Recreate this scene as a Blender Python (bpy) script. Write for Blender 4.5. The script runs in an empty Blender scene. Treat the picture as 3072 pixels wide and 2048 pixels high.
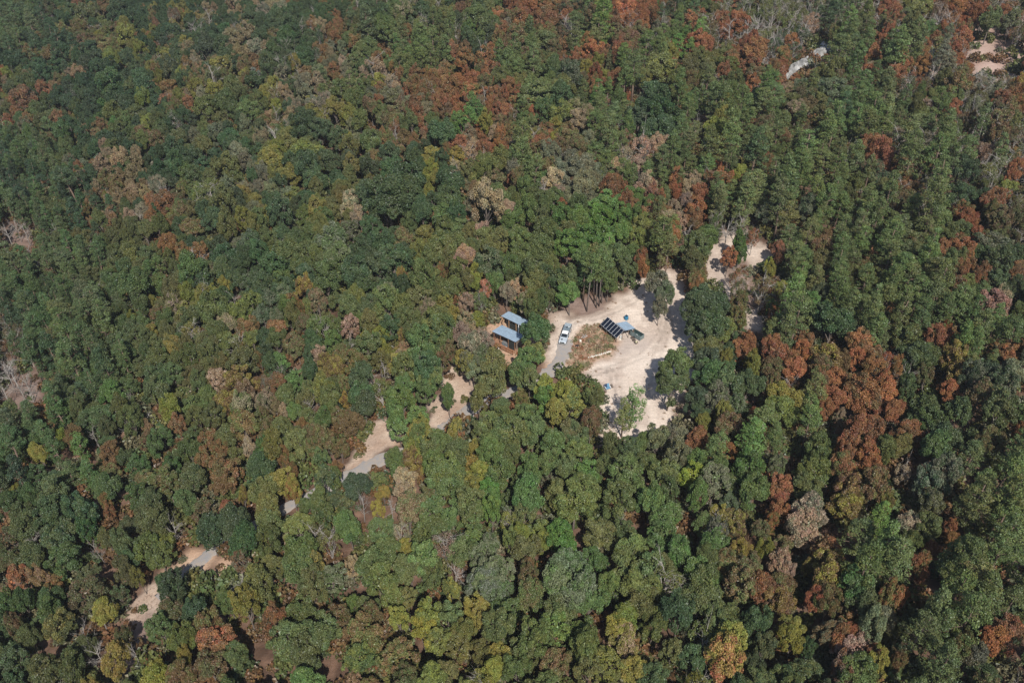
import bpy, math, random
import numpy as np
from mathutils import Vector, Matrix

S = bpy.context.scene
C = S.collection

# ------------------------------------------------------------------ camera, sky, sun, exposure
CAM_H, PITCH, FPX = 156.0, math.radians(40), 2800.0      # drone height, look-down angle, focal length in photo pixels
PW, PH = 3072.0, 2048.0
cam_data = bpy.data.cameras.new('camera')
cam_data.sensor_width = 36.0
cam_data.lens = 36.0 * FPX / PW
cam_data.clip_start, cam_data.clip_end = 1.0, 5000.0
cam = bpy.data.objects.new('camera', cam_data)
cam.location = (0, 0, CAM_H)
cam.rotation_euler = (math.radians(90) - PITCH, 0, 0)
C.objects.link(cam)
S.camera = cam

SUN_EL, SUN_AZ = math.radians(50), math.radians(168)     # sun behind the camera, a little to its right
world = bpy.data.worlds.new('World')
S.world = world
world.use_nodes = True
wn = world.node_tree.nodes
sky = wn.new('ShaderNodeTexSky')
sky.sky_type = 'NISHITA'
sky.sun_disc = False
sky.sun_elevation = SUN_EL
sky.sun_rotation = SUN_AZ
bg = wn['Background']
bg.inputs['Strength'].default_value = 0.088
world.node_tree.links.new(sky.outputs[0], bg.inputs['Color'])

sun_data = bpy.data.lights.new('sun', 'SUN')
sun_data.energy = 4.3
sun_data.angle = math.radians(0.5)
sun_data.color = (1.0, 0.95, 0.87)
sun = bpy.data.objects.new('sun', sun_data)
to_sun = Vector((math.sin(SUN_AZ) * math.cos(SUN_EL), math.cos(SUN_AZ) * math.cos(SUN_EL), math.sin(SUN_EL)))
sun.rotation_euler = to_sun.to_track_quat('Z', 'Y').to_euler()
sun.location = (40, -100, 300)
C.objects.link(sun)

S.view_settings.view_transform = 'Standard'
S.view_settings.look = 'None'
S.view_settings.exposure = 0.42
S.view_settings.gamma = 1.0
S.view_settings.use_curve_mapping = False
S.cycles.max_bounces = 5
S.cycles.diffuse_bounces = 2
S.cycles.glossy_bounces = 2
S.cycles.transmission_bounces = 3

rng = np.random.default_rng(11)
rnd = random.Random(5)

# ------------------------------------------------------------------ terrain height and pixel <-> ground
def soft(t, k):
    return np.where(t / k > 30, t, k * np.log1p(np.exp(np.minimum(t / k, 30))))

def height(x, y):
    x = np.asarray(x, float); y = np.asarray(y, float)
    h = -0.17 * soft(-x - 22, 14.0) + 0.08 * soft(x - 70, 15.0)
    far = 1 / (1 + np.exp(-((np.hypot((x - 10) * 0.8, y - 190) - 62) / 10)))
    h = h + far * (1.6 * np.sin(x * 0.043 + 1.0) * np.cos(y * 0.037) + 1.1 * np.sin(x * 0.021 - y * 0.031 + 2.0))
    return h

cp, sp_ = math.cos(PITCH), math.sin(PITCH)
def project(x, y, z):
    """world -> photo pixel (3072 x 2048) and depth"""
    dz = np.asarray(z) - CAM_H
    dep = np.asarray(y) * cp - dz * sp_
    up = np.asarray(y) * sp_ + dz * cp
    return PW / 2 + FPX * np.asarray(x) / dep, PH / 2 - FPX * up / dep, dep

def ground_at(px, py, lift=0.0):
    """the ground point (plus lift) that the pixel's line of sight meets"""
    px = np.asarray(px, float); py = np.asarray(py, float)
    u = (px - PW / 2) / FPX; v = -(py - PH / 2) / FPX
    dy = cp + v * sp_; dz = -sp_ + v * cp
    t = (CAM_H - lift) / -dz
    for _ in range(14):
        zz = height(u * t, dy * t) + lift
        t = t * 0.4 + 0.6 * (zz - CAM_H) / dz
    return u * t, dy * t, height(u * t, dy * t)

def in_poly(px, py, poly):
    px = np.asarray(px, float); py = np.asarray(py, float)
    inside = np.zeros(px.shape, bool)
    n = len(poly); j = n - 1
    for i in range(n):
        xi, yi = poly[i]; xj, yj = poly[j]
        if yi != yj:
            c = ((yi > py) != (yj > py)) & (px < (xj - xi) * (py - yi) / (yj - yi) + xi)
            inside ^= c
        j = i
    return inside

# ------------------------------------------------------------------ helpers
def mesh_np(name, verts, faces, mats, mat_idx=None, smooth=False):
    """faces: (n,k) int array or a list of such arrays"""
    if not isinstance(faces, list): faces = [faces]
    faces = [np.asarray(f, np.int32) for f in faces if len(f)]
    me = bpy.data.meshes.new(name)
    verts = np.asarray(verts, np.float32)
    nl = sum(f.size for f in faces); nf = sum(len(f) for f in faces)
    me.vertices.add(len(verts)); me.vertices.foreach_set('co', verts.ravel())
    me.loops.add(nl); me.loops.foreach_set('vertex_index', np.concatenate([f.ravel() for f in faces]))
    tot = np.concatenate([np.full(len(f), f.shape[1], np.int32) for f in faces])
    me.polygons.add(nf)
    me.polygons.foreach_set('loop_start', np.concatenate([[0], np.cumsum(tot)[:-1]]).astype(np.int32))
    if mat_idx is not None: me.polygons.foreach_set('material_index', np.asarray(mat_idx, np.int32))
    me.polygons.foreach_set('use_smooth', np.full(nf, smooth))
    for m in mats: me.materials.append(m)
    me.update(calc_edges=True)
    return me

class MB:
    """collects boxes, bars, tubes and plates and links them as ONE mesh object"""
    def __init__(self): self.v = []; self.f = []
    def add(self, vs, fs):
        o = len(self.v); self.v += [tuple(p) for p in vs]; self.f += [tuple(i + o for i in f) for f in fs]; return self
    def hexa(self, p):
        return self.add(p, [(3, 2, 1, 0), (4, 5, 6, 7), (0, 1, 5, 4), (1, 2, 6, 5), (2, 3, 7, 6), (3, 0, 4, 7)])
    def box(self, x0, x1, y0, y1, z0, z1, tx=0, ty=0):
        return self.hexa([(x0, y0, z0), (x1, y0, z0), (x1, y1, z0), (x0, y1, z0),
                          (x0 + tx, y0 + ty, z1), (x1 - tx, y0 + ty, z1), (x1 - tx, y1 - ty, z1), (x0 + tx, y1 - ty, z1)])
    def bar(self, a, b, w=.1, h=None):
        h = h or w; a = Vector(a); b = Vector(b); d = (b - a).normalized()
        s = d.cross(Vector((0, 0, 1)))
        if s.length < 1e-4: s = Vector((1, 0, 0))
        s.normalize(); u = s.cross(d).normalized()
        s = s * w / 2; u = u * h / 2
        return self.hexa([a - s - u, a + s - u, a + s + u, a - s + u, b - s - u, b + s - u, b + s + u, b - s + u])
    def tube(self, pts, rads, n=8, cap=True):
        pts = [Vector(p) for p in pts]; o = len(self.v)
        for i, p in enumerate(pts):
            d = (pts[min(i + 1, len(pts) - 1)] - pts[max(i - 1, 0)]).normalized()
            s = d.cross(Vector((.3, 1, .1)));
            if s.length < 1e-3: s = d.cross(Vector((1, 0, 0)))
            s.normalize(); u = d.cross(s)
            for k in range(n):
                a = 2 * math.pi * k / n
                self.v.append(tuple(p + (s * math.cos(a) + u * math.sin(a)) * rads[i]))
        for i in range(len(pts) - 1):
            for k in range(n):
                k2 = (k + 1) % n
                self.f.append((o + i * n + k, o + i * n + k2, o + i * n + n + k2, o + i * n + n + k))
        if cap:
            self.f.append(tuple(o + k for k in reversed(range(n))))
            self.f.append(tuple(o + (len(pts) - 1) * n + k for k in range(n)))
        return self
    def cyl(self, x, y, z0, z1, r, n=12, r1=None):
        return self.tube([(x, y, z0), (x, y, z1)], [r, r if r1 is None else r1], n)
    def lump(self, cx, cy, cz, rx, ry, rz, seed=0, n=8, m=5, amp=.18):
        r = random.Random(seed); o = len(self.v)
        self.v.append((cx, cy, cz + rz))
        for j in range(1, m):
            t = math.pi * j / m
            for k in range(n):
                a = 2 * math.pi * k / n; q = 1 + r.uniform(-amp, amp)
                self.v.append((cx + rx * q * math.sin(t) * math.cos(a), cy + ry * q * math.sin(t) * math.sin(a), cz + rz * q * math.cos(t)))
        self.v.append((cx, cy, cz - rz)); last = len(self.v) - 1
        for k in range(n):
            k2 = (k + 1) % n
            self.f.append((o, o + 1 + k, o + 1 + k2))
            for j in range(m - 2):
                a = o + 1 + j * n
                self.f.append((a + k, a + n + k, a + n + k2, a + k2))
            a = o + 1 + (m - 2) * n
            self.f.append((last, a + k2, a + k))
        return self
    def build(self, name, mat, parent=None, smooth=False):
        me = bpy.data.meshes.new(name); me.from_pydata(self.v, [], self.f)
        if mat: me.materials.append(mat)
        if smooth: me.polygons.foreach_set('use_smooth', [True] * len(me.polygons))
        me.update()
        o = bpy.data.objects.new(name, me); C.objects.link(o)
        if parent: o.parent = parent
        return o

def tag(o, label=None, cat=None, group=None, kind=None):
    if label: o['label'] = label
    if cat: o['category'] = cat
    if group: o['group'] = group
    if kind: o['kind'] = kind
    return o

def thing(name, label, cat, loc=(0, 0, 0), rz=0.0, group=None):
    o = bpy.data.objects.new(name, None); o.empty_display_size = .5
    o.location = loc; o.rotation_euler = (0, 0, rz); C.objects.link(o)
    return tag(o, label, cat, group)

def copy_tree(o, parent=None):
    c = o.copy(); C.objects.link(c); c.parent = parent
    for ch in o.children: copy_tree(ch, c)
    return c

# ------------------------------------------------------------------ materials
def new_mat(name):
    m = bpy.data.materials.new(name); m.use_nodes = True
    nt = m.node_tree; nt.nodes.clear()
    out = nt.nodes.new('ShaderNodeOutputMaterial')
    return m, nt, out

def mat(name, col, rough=.7, var=.15, scale=6.0, metal=0.0, bump=0.0, col2=None, spec=.4):
    """a surface of one colour with grain and wear"""
    m, nt, out = new_mat(name); N = nt.nodes; L = nt.links
    p = N.new('ShaderNodeBsdfPrincipled'); p.inputs['Roughness'].default_value = rough
    p.inputs['Metallic'].default_value = metal; p.inputs['Specular IOR Level'].default_value = spec
    tc = N.new('ShaderNodeTexCoord'); no = N.new('ShaderNodeTexNoise')
    no.inputs['Scale'].default_value = scale; no.inputs['Detail'].default_value = 5
    L.new(tc.outputs['Object'], no.inputs['Vector'])
    r = N.new('ShaderNodeValToRGB'); c2 = col2 or tuple(c * (1 - var) for c in col)
    r.color_ramp.elements[0].position = .3; r.color_ramp.elements[1].position = .7
    r.color_ramp.elements[0].color = (*c2, 1); r.color_ramp.elements[1].color = (*[min(1, c * (1 + var)) for c in col], 1)
    L.new(no.outputs['Fac'], r.inputs['Fac']); L.new(r.outputs['Color'], p.inputs['Base Color'])
    if bump:
        b = N.new('ShaderNodeBump'); b.inputs['Strength'].default_value = bump; b.inputs['Distance'].default_value = .05
        L.new(no.outputs['Fac'], b.inputs['Height']); L.new(b.outputs['Normal'], p.inputs['Normal'])
    L.new(p.outputs[0], out.inputs['Surface'])
    return m

def attr(nt, name, kind):
    a = nt.nodes.new('ShaderNodeAttribute'); a.attribute_name = name; a.attribute_type = kind; return a

def foliage_mat(name, translucent=.16):
    """leaf colour: the tree's own two tints, mixed clump by clump, each leaf a little different"""
    m, nt, out = new_mat(name); N = nt.nodes; L = nt.links
    t1 = attr(nt, 'tint', 'INSTANCER'); t2 = attr(nt, 'tint2', 'INSTANCER'); lv = attr(nt, 'leafvar', 'GEOMETRY')
    sep = N.new('ShaderNodeSeparateColor'); L.new(lv.outputs['Color'], sep.inputs[0])
    mx = N.new('ShaderNodeMix'); mx.data_type = 'RGBA'
    L.new(sep.outputs[2], mx.inputs[0]); L.new(t1.outputs['Color'], mx.inputs[6]); L.new(t2.outputs['Color'], mx.inputs[7])
    hs = N.new('ShaderNodeHueSaturation')
    mh = N.new('ShaderNodeMapRange'); L.new(sep.outputs[1], mh.inputs[0]); mh.inputs[3].default_value = .485; mh.inputs[4].default_value = .515
    mv = N.new('ShaderNodeMapRange'); L.new(sep.outputs[0], mv.inputs[0]); mv.inputs[3].default_value = .5; mv.inputs[4].default_value = 1.55
    L.new(mh.outputs[0], hs.inputs['Hue']); L.new(mv.outputs[0], hs.inputs['Value']); L.new(mx.outputs[2], hs.inputs['Color'])
    d = N.new('ShaderNodeBsdfDiffuse'); t = N.new('ShaderNodeBsdfTranslucent'); g = N.new('ShaderNodeBsdfGlossy')
    g.inputs['Roughness'].default_value = .45; g.inputs['Color'].default_value = (.9, .95, 1, 1)
    L.new(hs.outputs[0], d.inputs[0]); L.new(hs.outputs[0], t.inputs[0])
    ms = N.new('ShaderNodeMixShader'); ms.inputs[0].default_value = translucent
    L.new(d.outputs[0], ms.inputs[1]); L.new(t.outputs[0], ms.inputs[2])
    m2 = N.new('ShaderNodeMixShader'); m2.inputs[0].default_value = .025
    L.new(ms.outputs[0], m2.inputs[1]); L.new(g.outputs[0], m2.inputs[2])
    L.new(m2.outputs[0], out.inputs['Surface'])
    return m

M_LEAF = foliage_mat('leaf')
M_NEEDLE = foliage_mat('needle', .08)
M_BARK = mat('bark', (.17, .14, .12), .9, .3, 3.0, col2=(.08, .065, .055))
M_PINEBARK = mat('pine bark', (.20, .14, .105), .9, .3, 3.0, col2=(.10, .07, .055))
M_GREYWOOD = mat('weathered dead wood', (.36, .33, .30), .85, .2, 3.0, col2=(.2, .18, .165))
# ------------------------------------------------------------------ the ground: forest floor, sand clearing, garden, banks
P_SAND = [
 [(1650, 930), (1720, 950), (1790, 945), (1830, 905), (1880, 868), (1935, 825), (1990, 800), (2040, 815), (2070, 880), (2085, 960), (2100, 1040), (2090, 1090), (2070, 1140), (2040, 1200), (2050, 1260), (2010, 1310), (1900, 1350), (1790, 1330), (1800, 1200), (1780, 1130), (1740, 1130), (1700, 1110), (1640, 1095), (1655, 1000)],
 [(1345, 1085), (1375, 1085), (1395, 1125), (1425, 1150), (1420, 1180), (1400, 1250), (1330, 1300), (1290, 1270), (1275, 1215), (1325, 1175), (1350, 1140)],
 [(1095, 1400), (1045, 1430), (1035, 1405), (1072, 1345), (1108, 1290), (1145, 1250), (1180, 1280), (1172, 1325), (1125, 1372)],
 [(430, 1770), (500, 1740), (480, 1830), (430, 1870), (385, 1890), (390, 1840)],
]
P_SAND += [[(2108, 852), (2116, 790), (2130, 742), (2165, 715), (2190, 695), (2240, 702), (2256, 735), (2315, 742), (2318, 800), (2250, 802), (2238, 772), (2180, 782), (2176, 810), (2202, 880), (2202, 905), (2160, 885)],
           [(2248, 928), (2300, 915), (2290, 990), (2238, 992), (2240, 960)]]
P_ORANGE = [
 [(1450, 958), (1500, 940), (1580, 955), (1620, 1040), (1560, 1070), (1548, 1115), (1500, 1112), (1490, 1060), (1460, 1010)],
 [(655, 1670), (700, 1675), (695, 1740), (660, 1790), (640, 1760)],
 [(480, 1740), (560, 1650), (640, 1650), (640, 1690), (560, 1750), (500, 1760)],
 [(1160, 1240), (1200, 1250), (1190, 1330), (1160, 1340)],
 [(1630, 1050), (1690, 1040), (1700, 1090), (1640, 1110)],
]
P_GARDEN = [(1755, 972), (1800, 972), (1828, 985), (1850, 1020), (1848, 1052), (1820, 1068), (1785, 1078), (1762, 1110), (1730, 1130), (1698, 1118), (1696, 1078), (1716, 1045), (1728, 1005)]
P_GREY = [(1845, 1000), (1900, 1005), (1950, 1010), (1945, 1040), (1915, 1058), (1870, 1068), (1830, 1062), (1850, 1040)]
P_LITTER = [[(390, 1880), (470, 1830), (440, 1960), (380, 2048), (300, 2090), (330, 1960)], [(2180, 800), (2230, 780), (2270, 830), (2300, 900), (2260, 930), (2215, 900), (2190, 850)], [(2015, 1215), (2070, 1190), (2090, 1260), (2030, 1290)],
            [(0, 1080), (60, 1085), (135, 1140), (150, 1230), (90, 1260), (0, 1230)], [(0, 675), (105, 690), (115, 735), (0, 745)],
            [(1655, 900), (1700, 890), (1800, 880), (1830, 905), (1795, 935), (1730, 938), (1660, 922)]]
P_PINK = [[(2880, 70), (3000, 50), (3110, 110), (3110, 270), (2980, 255), (2880, 215)], [(2740, 190), (2840, 190), (2850, 235), (2740, 280)], [(1505, 1425), (1535, 1415), (1535, 1450), (1515, 1460)]]

gx = np.concatenate([np.arange(-520, -130, 5.0), np.arange(-130, 120, 0.75), np.arange(120, 521, 5.0)])
gy = np.concatenate([np.arange(-60, 95, 5.0), np.arange(95, 275, 0.75), np.arange(275, 620, 4.0), np.arange(620, 1500, 25.0)])
GX, GY = np.meshgrid(gx, gy)
def vnoise(x, y, sc, seed):
    r = np.random.default_rng(seed); g = r.random((256, 256))
    u = x / sc + 100.3; v = y / sc + 57.7
    iu = np.floor(u).astype(int); iv = np.floor(v).astype(int); fu = u - iu; fv = v - iv
    fu = fu * fu * (3 - 2 * fu); fv = fv * fv * (3 - 2 * fv)
    a = g[iu % 256, iv % 256]; b = g[(iu + 1) % 256, iv % 256]; c = g[iu % 256, (iv + 1) % 256]; d = g[(iu + 1) % 256, (iv + 1) % 256]
    return a * (1 - fu) * (1 - fv) + b * fu * (1 - fv) + c * (1 - fu) * fv + d * fu * fv
GZ = height(GX, GY)
bumps = 0.10 * (vnoise(GX, GY, 3.0, 1) - .5) + 0.22 * (vnoise(GX, GY, 9.0, 2) - .5)
GZ = GZ + bumps
# pixel of each ground point, nudged by noise so that the edges of the soils run unevenly
gpx, gpy, gdep = project(GX, GY, np.minimum(GZ, CAM_H - 5))
ok = gdep > 20
wob = 34
jx = gpx + wob * (vnoise(GX, GY, 2.6, 3) - .5) + wob * .9 * (vnoise(GX, GY, 1.1, 4) - .5)
jy = gpy + wob * .7 * (vnoise(GX, GY, 2.6, 5) - .5) + wob * .6 * (vnoise(GX, GY, 1.1, 6) - .5)
w_sand = np.zeros_like(GX); w_org = np.zeros_like(GX); w_gar = np.zeros_like(GX); w_grey = np.zeros_like(GX); w_lit = np.zeros_like(GX); w_pink = np.zeros_like(GX)
for p in P_SAND: w_sand[in_poly(jx, jy, p) & ok] = 1
for p in P_ORANGE: w_org[in_poly(jx, jy, p) & ok] = 1
w_gar[in_poly(jx, jy, P_GARDEN) & ok] = 1
w_grey[in_poly(jx, jy, P_GREY) & ok] = .8
for p in P_LITTER: w_lit[in_poly(jx, jy, p) & ok] = 1
for p in P_PINK: w_pink[in_poly(jx, jy, p) & ok] = 1
def blur(a, n=1):
    for _ in range(n):
        b = a.copy(); b[1:-1, 1:-1] = (a[1:-1, 1:-1] * 2 + a[:-2, 1:-1] + a[2:, 1:-1] + a[1:-1, :-2] + a[1:-1, 2:]) / 6; a = b
    return a
col = np.empty(GX.shape + (3,))
fl = vnoise(GX, GY, 4.0, 7)[..., None]; fl2 = vnoise(GX, GY, 1.5, 8)[..., None]
col[:] = (1 - fl) * np.array([.095, .058, .040]) + fl * np.array([.17, .105, .075])
col *= .55 + .9 * fl2 * (.6 + .8 * vnoise(GX, GY, .8, 9)[..., None])
def lay(w, c0, c1, seed, sc=3.0, n=1):
    global col
    w = blur(w, n)[..., None]; t = (.6 * vnoise(GX, GY, sc, seed) + .4 * vnoise(GX, GY, sc * .3, seed + 1))[..., None]
    col = col * (1 - w) + w * ((1 - t) * np.array(c0) + t * np.array(c1))
lay(w_pink, (.22, .125, .095), (.58, .44, .37), 20, 1.8, 2)
lay(w_org, (.40, .235, .155), (.55, .40, .29), 22, 4.0, 2)
lay(w_sand, (.54, .44, .365), (.73, .63, .54), 24, 5.0, 2)
w_bank = np.zeros_like(GX)
for p in P_SAND[1:4]: w_bank[in_poly(jx, jy, p) & ok] = 1
lay(w_bank, (.34, .225, .165), (.66, .53, .42), 50, 2.4, 1)
w_main = np.zeros_like(GX); w_main[in_poly(jx, jy, P_SAND[0]) & ok] = 1
# leaf litter and grit drift in over the edges of the sand; wheel tracks and trodden ways across it
edge_w = (np.clip(1.25 - blur(w_main, 34) * 1.45, 0, 1) * blur(w_main, 1) + .35 * np.clip(blur(w_sand - w_main, 1), 0, 1)) * (vnoise(GX, GY, 2.2, 44) * .65 + vnoise(GX, GY, .9, 45) * .5)
edge_w = np.clip(edge_w * 1.25, 0, .85)[..., None]
col = col * (1 - edge_w) + edge_w * np.array([.27, .185, .135])
pat = np.clip((vnoise(GX, GY, 6.5, 46) * .6 + vnoise(GX, GY, 2.0, 47) * .4 - .52) * 3.2, 0, .5)[..., None] * blur(w_sand, 2)[..., None]
col = col * (1 - pat) + pat * np.array([.40, .31, .255])
def near_line(px_line):
    q = np.array([[float(c) for c in ground_at(*a_)[:2]] for a_ in px_line]); best = np.full(GX.shape, 1e9)
    for (x0, y0), (x1, y1) in zip(q[:-1], q[1:]):
        t = np.clip(((GX - x0) * (x1 - x0) + (GY - y0) * (y1 - y0)) / ((x1 - x0) ** 2 + (y1 - y0) ** 2), 0, 1)
        best = np.minimum(best, np.hypot(GX - x0 - t * (x1 - x0), GY - y0 - t * (y1 - y0)))
    return best
for ln_ in ([(1690, 985), (1720, 962), (1780, 955), (1850, 930), (1920, 890), (1975, 840)], [(1990, 860), (2000, 930), (1985, 1000), (1930, 1065), (1850, 1100), (1770, 1122)],
            [(1890, 1300), (1925, 1210), (1950, 1120), (1985, 1030), (2010, 960)], [(1700, 1000), (1722, 965), (1745, 958)], [(1830, 1110), (1860, 1180), (1850, 1290)]):
    dd_ = near_line(ln_); tr_ = np.exp(-((dd_ - .85) / .33) ** 2) * (.35 + .65 * vnoise(GX, GY, 3.5, 48))
    col *= (1 - .36 * tr_ * np.clip(blur(w_sand, 1), 0, 1))[..., None]
lay(w_lit, (.17, .115, .09), (.32, .235, .20), 26, 2.0, 3)
lay(w_grey, (.37, .30, .265), (.46, .385, .335), 28, 2.0, 4)
lay(w_gar, (.27, .14, .085), (.45, .33, .235), 30, 2.6, 2)
ny, nx = GX.shape
idx = np.arange(ny * nx).reshape(ny, nx)
gf = np.stack([idx[:-1, :-1], idx[:-1, 1:], idx[1:, 1:], idx[1:, :-1]], -1).reshape(-1, 4)
m, nt, out = new_mat('ground soils'); N = nt.nodes; L = nt.links
a = attr(nt, 'soil', 'GEOMETRY'); p = N.new('ShaderNodeBsdfPrincipled'); p.inputs['Roughness'].default_value = .95; p.inputs['Specular IOR Level'].default_value = .1
tc = N.new('ShaderNodeTexCoord')
mp = N.new('ShaderNodeMapping'); mp.inputs['Rotation'].default_value = (0, 0, math.radians(-28)); mp.inputs['Scale'].default_value = (1, 3.5, 1)
n1 = N.new('ShaderNodeTexNoise'); n1.inputs['Scale'].default_value = .35; n1.inputs['Detail'].default_value = 8; n1.inputs['Roughness'].default_value = .65
n2 = N.new('ShaderNodeTexNoise'); n2.inputs['Scale'].default_value = 2.2; n2.inputs['Detail'].default_value = 6; n2.inputs['Roughness'].default_value = .7
L.new(tc.outputs['Object'], mp.inputs[0]); L.new(mp.outputs[0], n1.inputs['Vector']); L.new(tc.outputs['Object'], n2.inputs['Vector'])
ad = N.new('ShaderNodeMath'); ad.operation = 'MULTIPLY_ADD'; ad.inputs[1].default_value = .6
L.new(n1.outputs['Fac'], ad.inputs[0]); L.new(n2.outputs['Fac'], ad.inputs[2])
mr = N.new('ShaderNodeMapRange'); mr.inputs[1].default_value = .45; mr.inputs[2].default_value = 1.15; mr.inputs[3].default_value = .6; mr.inputs[4].default_value = 1.2
L.new(ad.outputs[0], mr.inputs[0])
mu = N.new('ShaderNodeMix'); mu.data_type = 'RGBA'; mu.blend_type = 'MULTIPLY'; mu.inputs[0].default_value = 1
L.new(a.outputs['Color'], mu.inputs[6]); L.new(mr.outputs[0], mu.inputs[7]); L.new(mu.outputs[2], p.inputs['Base Color'])
b = N.new('ShaderNodeBump'); b.inputs['Strength'].default_value = .7; b.inputs['Distance'].default_value = .18
L.new(ad.outputs[0], b.inputs['Height']); L.new(b.outputs['Normal'], p.inputs['Normal']); L.new(p.outputs[0], out.inputs['Surface'])
M_GROUND = m
gme = mesh_np('ground', np.stack([GX, GY, GZ], -1).reshape(-1, 3), gf, [m], smooth=True)
ca = gme.color_attributes.new('soil', 'FLOAT_COLOR', 'POINT')
ca.data.foreach_set('color', np.concatenate([col.reshape(-1, 3), np.ones((ny * nx, 1))], 1).astype(np.float32).ravel())
ground = bpy.data.objects.new('ground', gme); C.objects.link(ground); ground['kind'] = 'structure'
def gz(x, y):
    """height of the ground sheet itself"""
    i = int(np.clip(np.searchsorted(gx, x) - 1, 0, nx - 2)); j = int(np.clip(np.searchsorted(gy, y) - 1, 0, ny - 2))
    u = (x - gx[i]) / (gx[i + 1] - gx[i]); v = (y - gy[j]) / (gy[j + 1] - gy[j])
    return float(GZ[j, i] * (1 - u) * (1 - v) + GZ[j, i + 1] * u * (1 - v) + GZ[j + 1, i] * (1 - u) * v + GZ[j + 1, i + 1] * u * v)
def at(px, py):
    x, y, _ = ground_at(px, py); x = float(x); y = float(y)
    return Vector((x, y, gz(x, y)))

# the grey gravel road that winds down through the trees
road_px = [(1700, 1018), (1697, 1034), (1688, 1072), (1650, 1120), (1560, 1170), (1480, 1195), (1430, 1218), (1380, 1250), (1325, 1290), (1250, 1335), (1160, 1372), (1075, 1412), (1005, 1445), (915, 1490), (830, 1540), (740, 1592), (640, 1650), (575, 1702), (505, 1765), (470, 1795)]
rp = np.array([[float(c) for c in ground_at(*q)[:2]] for q in road_px])
d = np.concatenate([[0], np.cumsum(np.hypot(*np.diff(rp, axis=0).T))])
s = np.arange(0, d[-1], .8)
rx = np.interp(s, d, rp[:, 0]); ry = np.interp(s, d, rp[:, 1])
for _ in range(8):
    rx[1:-1] = (rx[:-2] + rx[1:-1] * 2 + rx[2:]) / 4; ry[1:-1] = (ry[:-2] + ry[1:-1] * 2 + ry[2:]) / 4
road_line = np.stack([rx, ry], 1)
tx = np.gradient(rx); ty = np.gradient(ry); tl = np.hypot(tx, ty); tx /= tl; ty /= tl
K = 9
offs = np.linspace(-1, 1, K); wid = 1.75 + .3 * np.sin(s * .21) + .2 * np.sin(s * .53)
rng0 = np.random.default_rng(3)
edge = rng0.normal(0, .3, (len(s), 2))
rv = []
for i in range(len(s)):
    for k in range(K):
        o = offs[k] * wid[i]
        if k == 0: o += edge[i, 0]
        if k == K - 1: o += edge[i, 1]
        x = rx[i] - ty[i] * o; y = ry[i] + tx[i] * o
        rv.append((x, y, gz(x, y) + (.05 if 0 < k < K - 1 else -.02)))
ri = np.arange(len(s) * K).reshape(len(s), K)
rf = np.stack([ri[:-1, 1:], ri[:-1, :-1], ri[1:, :-1], ri[1:, 1:]], -1).reshape(-1, 4)
M_ROAD = mat('grey gravel', (.215, .21, .215), .9, .18, .9, bump=.4, col2=(.33, .28, .235))
road = bpy.data.objects.new('road', mesh_np('road', rv, rf, [M_ROAD], smooth=True)); C.objects.link(road); road['kind'] = 'structure'
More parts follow.
